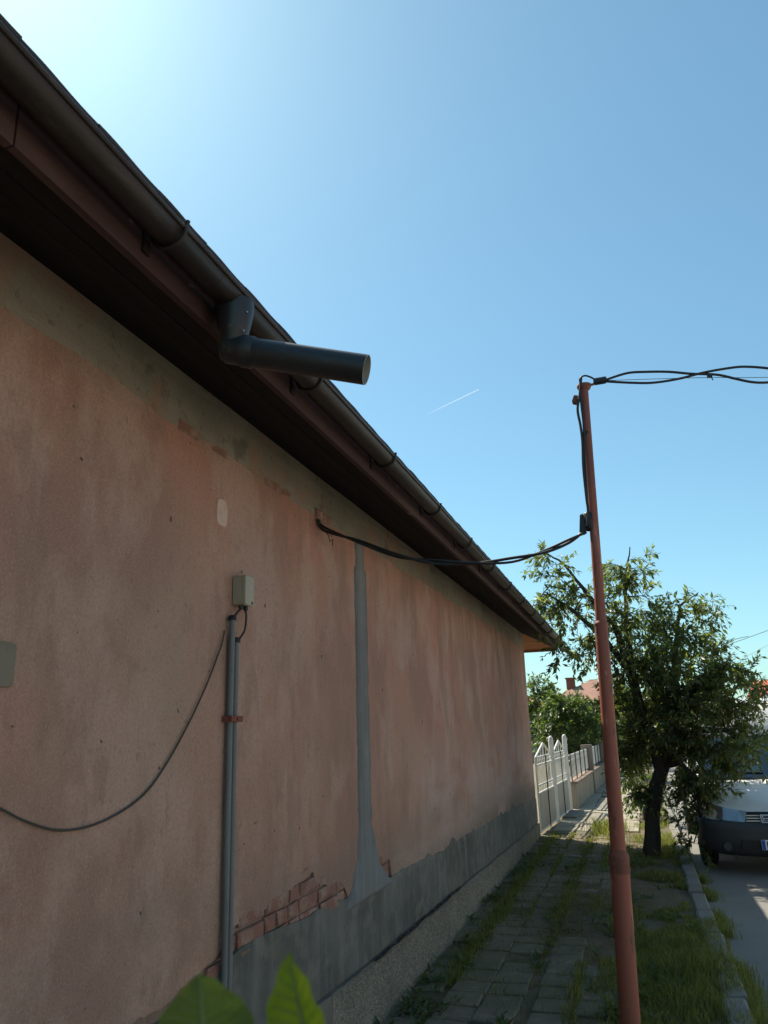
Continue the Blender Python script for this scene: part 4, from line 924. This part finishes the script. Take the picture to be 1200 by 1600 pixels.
# headlamps: wrap round the corner
for s in (-1, 1):
    V = []; F2 = []; tab = [(.50, -.035, .60, .725), (.62, -.005, .61, .745), (.74, .06, .625, .775), (.83, .17, .655, .80), (.885, .34, .70, .825)]
    for x, y, z0, z1 in tab: V += [cp(s*x, y-.02, z0), cp(s*(x*.985), y+.055, z1), cp(s*x*.93, y+.09, (z0+z1)/2)]
    for i in range(len(tab)-1):
        a = i*3; F2 += [(a, a+3, a+4, a+1)]
    mb = MB(); mb.add(V, F2, True); hl = mb.build('headlamp', M['lampglass'], car)
    V2 = [tuple(Vector(p)+Vector((-s*.012, .025, 0))) for p in V]
    mb = MB(); mb.add(V2, F2, True); mb.build('reflector', M['alloy'], hl)
# number plate
pc = on_y(1192, 1320, CYF-.10); px0 = pc.x-.015; pz = pc.z
pl = MB(); pl.box((px0+.26, CYF-.118, pz), (.52, .012, .11), None, .004); plo = pl.build('number_plate', M['plate'], car)
mb = MB(); mb.box((px0+.022, CYF-.1255, pz), (.038, .003, .104)); mb.build('plate_band', M['plateblue'], plo)
mb = MB()
for w, z in ((.045, .032), (.04, 0), (.045, -.032)): mb.box((px0+.065+w/2, CYF-.1255, pz+z), (w, .003, .011))
mb.box((px0+.065, CYF-.1255, pz), (.012, .003, .075)); mb.build('plate_letter', M['black'], plo)
# mirrors, door seams, handles
for s in (-1, 1):
    mb = MB(); mb.box(cp(s*1.0, 1.5, 1.08), (.20, .11, .14), None, .035); mb.tube([cp(s*.86, 1.52, 1.03), cp(s*.95, 1.5, 1.06)], .025, 8); mb.build('wing_mirror', M['carplast'], car)
    for y in (2.2, 3.15):
        mb = MB(); mb.box(cp(s*.912, y, .86), (.02, .18, .03), None, .008); mb.build('door_handle', M['carpaint'], car)
    for y in (1.42, 2.47, 3.42):
        mb = MB(); mb.box(cp(s*.907, y, .66), (.006, .008, .55)); mb.build('door_seam', M['black'], car)
    mb = MB(); mb.box(cp(s*.84, 4.82, .86), (.1, .1, .3), None, .03); mb.build('tail_lamp', M['redtile'], car)
# wheels with dark arches
def wheel(x, y):
    s = 1 if x > 0 else -1
    w = MB(); prof = [(.19, -.10), (.27, -.105), (.315, -.09), (.325, -.05), (.325, .05), (.315, .09), (.27, .105), (.19, .10)]; n = 28; V = []; F3 = []
    for r_, d in prof:
        for k in range(n): a = 2*math.pi*k/n; V.append(cp(x+d, y+r_*math.cos(a), .325+r_*math.sin(a)))
    for i in range(len(prof)-1):
        for k in range(n): a, b = i*n+k, i*n+(k+1) % n; F3.append((a, b, b+n, a+n))
    w.add(V, F3, True); wo_ = w.build('wheel', M['tyre'], car)
    r2 = MB(); xo = x+s*.075
    r2.tube([cp(xo-s*.02, y, .325), cp(xo, y, .325)], .2, 28)
    for k in range(5):
        a = 2*math.pi*k/5+.3; r2.tube([cp(xo+s*.02, y, .325), cp(xo+s*.015, y+.17*math.cos(a), .325+.17*math.sin(a))], .022, 8)
    r2.tube([cp(xo, y, .325), cp(xo+s*.03, y, .325)], .05, 14); r2.build('rim', M['alloy'], wo_)
    a2 = MB(); a2.tube([cp(x-s*.06, y, .335), cp(s*.911, y, .335)], .372, 28); a2.build('wheel_arch', M['black'], car)
for x in (-.80, .80):
    for y in (.86, 3.95): wheel(x+(.02 if x > 0 else -.02), y)
# ================================================================== FAR HOUSES
def hip_house(nm, cx, cy, wx, wy, eave, ridge, label, wallm, tilem, chim=None, tiles=None, hip=True):
    t = thing(nm, (cx, cy, -.02), label, 'house')
    mb = MB(); mb.box((cx, cy, eave/2-.1), (wx, wy, eave+.2)); mb.build('wall', M[wallm], t)
    o_ = .45; a = wx/2+o_; b = wy/2+o_; k = min(a, b)*(1 if hip else 0)
    if a >= b: r0, r1 = (cx-a+k, cy, ridge), (cx+a-k, cy, ridge)
    else: r0, r1 = (cx, cy-b+k, ridge), (cx, cy+b-k, ridge)
    E4 = [(cx-a, cy-b, eave), (cx+a, cy-b, eave), (cx+a, cy+b, eave), (cx-a, cy+b, eave)]
    mb = MB()
    if a >= b: mb.add(E4+[r0, r1], [(0, 1, 5, 4), (1, 2, 5), (2, 3, 4, 5), (3, 0, 4), (3, 2, 1, 0)])
    else: mb.add(E4+[r0, r1], [(0, 1, 4), (1, 2, 5, 4), (2, 3, 5), (3, 0, 4, 5), (3, 2, 1, 0)])
    rf = mb.build('roof', M[tilem], t)
    mb = MB(); mb.box((cx, cy-b-.01, eave-.06), (2*a+.04, .03, .16)); mb.build('fascia_board', M['housewall_w'], t)
    if tiles:                         # courses of tiles on the slope towards the street
        dx, dz_ = tiles; n = int(math.hypot(b, ridge-eave)/dz_); tmb = MB()
        tmb.box((0, 0, 0), (dx*.93, dz_*1.12, .035), None, .008); tmb.tube([(-dx*.25, -dz_*.56, .02), (-dx*.25, dz_*.5, .02)], .045, 6); me_ = tmb.mesh('roof_tile', M[tilem]); sl2 = math.atan2(ridge-eave, b)
        for r_ in range(n):
            f = (r_+.5)/n; y = cy-b+b*f; z = eave+(ridge-eave)*f+.03
            xa, xb = (cx-a+k*f, cx+a-k*f) if a >= b else (cx-a+a*f, cx+a-a*f)
            x = xa+dx/2
            while x < xb:
                if x < tiles_lim: link('roof_tile', me_, rf, (x, y, z), (sl2+.05, 0, 0))
                x += dx
    for wxx in ([-.28, .25] if wx > 4 else [0]):
        f = MB(); f.box((cx+wxx*wx, cy-wy/2-.02, eave*.58), (1.1, .06, 1.1)); fo = f.build('window', M['white'], t)
        f = MB(); f.box((cx+wxx*wx, cy-wy/2-.055, eave*.58), (.95, .02, .95)); f.build('pane', M['window'], fo)
    if chim:
        x, y, z0, z1, w = chim; mb = MB(); mb.box((x, y, (z0+z1)/2), (w, w, z1-z0)); c = mb.build('chimney', M['chim'], rf)
        mb = MB(); mb.box((x, y, z1+.04), (w+.12, w+.12, .09)); mb.build('chimney_cap', M['chim'], c)
    return t
tiles_lim = 99
hip_house('light_bounce_house', 11.5, 13.0, 8.0, 9.0, 5.6, 8.2, 'added cream two storey house across the road, unseen, bouncing light at the pink house', 'housewall_w', 'redtile')  # unseen house, added so its sunlit wall bounces light onto the shaded wall
hip_house('light_bounce_house', 11.5, 1.0, 8.0, 9.5, 3.4, 5.6, 'added cream single storey house across the road, unseen, bouncing light opposite the red pole', 'housewall_w', 'redtile')  # second unseen house added as a light bouncer
pk = on_y(925, 1063, 60); hip_house('distant_house', pk.x, 60, 7.6, 9.0, 2.75, pk.z, 'distant beige house with faded hipped roof and brick chimney', 'housewall_p', 'oldtile', (on_y(892, 1070, 58.5).x, 58.5, 2.9, on_y(890, 1061, 58.5).z, .6), (.7, .62))
pk = on_y(1165, 1070, 27); tiles_lim = 6.3
hip_house('neighbour_house', 3.95+3.6, 28, 6.8, 2.6, 2.36, 2.82, 'white walled outbuilding with bright red tiled roof across the road', 'housewall_w', 'redtile', None, (.26, .36), hip=False)
tiles_lim = 99
p = on_y(1050, 1103, 70); hip_house('distant_house', p.x+.6, 70, 5.5, 6.0, 1.9, p.z+.15, 'distant low house with red roof seen through the tree crown', 'housewall_p', 'redtile')
p = on_y(832, 1092, 45); hip_house('distant_house', p.x-1.2, 45, 5.0, 5.0, 2.35, 3.75, 'distant red roofed house beside the pink house corner', 'housewall_p', 'redtile')
# far hedge and hills closing the horizon
V = []; F2 = []; n = 90
for i in range(n+1):
    x = -260+520*i/n; h = 5.0+3.2*nz(x*.03, 2)+1.2*nz(x*.2)
    V += [(x, 330, -1), (x, 345, h), (x, 420, h*.4-1)]
for i in range(n): a = i*3; F2 += [(a, a+3, a+4, a+1), (a+1, a+4, a+5, a+2)]
M['hill'] = mat('far_hill', (.06, .08, .045), .95, [(.08, 5, .4, .6, (.09, .09, .05), .8)])
mb = MB(); mb.add(V, F2, True); struct(mb.build('hills', M['hill']))
# far wires to the right
fa, fb = on_y(1100, 1020, 40), on_y(1330, 938, 40)
cable('distant_wire', [fa+Vector((-6, 6, -.8)), fa, on_y(1150, 1003, 40), on_y(1200, 985, 40), fb, fb+Vector((6, -3, 2.5))], .012, 'dark power wire rising behind the right side of the tree', 'wire', 'wire')
cable('distant_wire', [on_y(1128, 1012, 38), on_y(1142, 1003, 38), on_y(1152, 998, 38), on_y(1170, 994, 38)], .011, 'short curved wire end beside the power wire behind the tree', 'wire', 'wire')
cable('distant_wire', [on_y(1150, 1035, 55), on_y(1200, 1008, 55), on_y(1300, 960, 55)], .007, 'faint thin wire below the main power wire behind the tree', 'wire', 'wire')
# contrail
a, b = EYE+ray(668, 647)*16000, EYE+ray(748, 608.5)*16000
m = bpy.data.materials.new('ice_cloud'); m.use_nodes = True; t = m.node_tree; Nn = t.nodes; pb = Nn['Principled BSDF']
pb.inputs['Base Color'].default_value = (.95, .95, .95, 1); pb.inputs['Roughness'].default_value = 1
pb.inputs['Transmission Weight'].default_value = 0
mo = Nn['Material Output']; trl = Nn.new('ShaderNodeBsdfTranslucent'); trl.inputs[0].default_value = (.95, .95, .95, 1); ad = Nn.new('ShaderNodeMixShader'); ad.inputs[0].default_value = .6; t.links.new(pb.outputs[0], ad.inputs[1]); t.links.new(trl.outputs[0], ad.inputs[2])
tpt = Nn.new('ShaderNodeBsdfTransparent'); mxa = Nn.new('ShaderNodeMixShader'); t.links.new(tpt.outputs[0], mxa.inputs[1]); t.links.new(ad.outputs[0], mxa.inputs[2]); t.links.new(mxa.outputs[0], mo.inputs[0])
g = Nn.new('ShaderNodeNewGeometry'); vm = Nn.new('ShaderNodeVectorMath'); vm.operation = 'SUBTRACT'; vm.inputs[1].default_value = a; t.links.new(g.outputs['Position'], vm.inputs[0])
dt = Nn.new('ShaderNodeVectorMath'); dt.operation = 'DOT_PRODUCT'; dt.inputs[1].default_value = (b-a)/((b-a).length_squared); t.links.new(vm.outputs[0], dt.inputs[0])
mr = Nn.new('ShaderNodeMapRange'); mr.inputs[1].default_value = 0; mr.inputs[2].default_value = 1.0; mr.inputs[3].default_value = .02; mr.inputs[4].default_value = .3
t.links.new(dt.outputs['Value'], mr.inputs[0]); t.links.new(mr.outputs[0], mxa.inputs[0])
mb = MB(); mb.tube([a.lerp(b, k/10) for k in range(11)], [14-.8*k for k in range(11)], 8); tag(mb.build('contrail', m), 'thin white aircraft vapour trail in the blue sky', 'contrail')

# ================================================================== NEAR PLANT
plant = thing('leafy_plant', (-.18, .30, -.02), 'broad bright green leaves of a garden plant in front of the wall', 'plant')
q = random.Random(3)
Lb = [EYE+ray(322, 1700)*.36, EYE+ray(478, 1690)*.36]
stem = [Vector((-.18, .30, -.05)), Vector((-.19, .31, .5)), Vector((-.175, .30, 1.0)), Vector((-.18, .305, 1.44))]
mb = MB(); mb.tube([stem[0], stem[1], stem[2], stem[3]], [.012, .010, .007, .004], 8); mb.build('stem', M['stem'], plant)
def big_leaf(b0, tip, W_, side, curl, bend=0.0):
    d = (tip-b0); L_ = d.length; d.normalize(); s_ = side-d*side.dot(d); s_.normalize(); n = s_.cross(d)
    mb = MB(); V = []; F3 = []; nu, nv = 14, 8
    for i in range(nu+1):
        t = i/nu; w = W_*(math.sin(math.pi*min(1, t**.75))**.85)*(1 if t < .999 else 0)+.0006
        for j in range(nv+1):
            v = -1+2*j/nv; V.append(b0+d*L_*t+s_*w*.5*v+n*(curl*abs(v)**1.5*w*.5+.0012*math.sin(t*26+abs(v)*3)*abs(v)+bend*t*t*L_))
    for i in range(nu):
        for j in range(nv): a = i*(nv+1)+j; F3.append((a, a+1, a+nv+2, a+nv+1))
    mb.add(V, F3, True); lf = mb.build('leaf', M['leaf_near'], plant)
    mb = MB(); P = [b0+d*L_*t/10+n*(.0012+bend*(t/10)**2*L_) for t in range(11)]; mb.tube(P, [.0016-.00013*t for t in range(11)], 6)
    for k in range(1, 10):
        for sg_ in (-1, 1):
            t0 = k/11+.02*sg_; t1 = min(.97, t0+.13); w = W_*(math.sin(math.pi*min(1, t1**.75))**.85)*.46; V0 = b0+d*L_*t0+n*(.0004+bend*t0*t0*L_)
            V1 = b0+d*L_*(t0+.06)+s_*sg_*w*.5+n*(.0002+curl*.35*w+bend*t1*t1*L_); V2 = b0+d*L_*t1+s_*sg_*w+n*(.0002+curl*w*.98+bend*t1*t1*L_)
            mb.tube([V0, V1, V2], [.00035, .0003, .0002], 4)
    mb.build('midrib', M['leafrib'], lf)
    return lf
side = _r.copy()
T1 = EYE+ray(312, 1522)*.37; T2 = EYE+ray(452, 1488)*.36
big_leaf(Lb[0], T1, .038, _r*.95+_f*.25, .25)
big_leaf(EYE+ray(500, 1705)*.37, T2, .034, _r*.8-_f*.6, .35)
for b0 in (Lb[0], EYE+ray(500, 1705)*.37):
    mb = MB(); mb.tube([stem[3]-Vector((0, 0, .05)), stem[3].lerp(b0, .6)+Vector((0, 0, -.012)), b0+Vector((0, 0, .002))], [.0022, .0018, .0016], 6); mb.build('petiole', M['stem'], plant)
for k in range(16):
    z = .45+.058*k; a = k*2.4; c = Vector((-.18, .305, z)); d = Vector((math.cos(a), math.sin(a), .5)); b0 = c+d*.05; tp_ = b0+d*.09*q.uniform(.8, 1.2)
    if tp_.z > 1.45: tp_.z = 1.45
    big_leaf(b0, tp_, .045, Vector((-math.sin(a), math.cos(a), .1)), .3)
    mb = MB(); mb.tube([c, b0], .0016, 5); mb.build('petiole', M['stem'], plant)
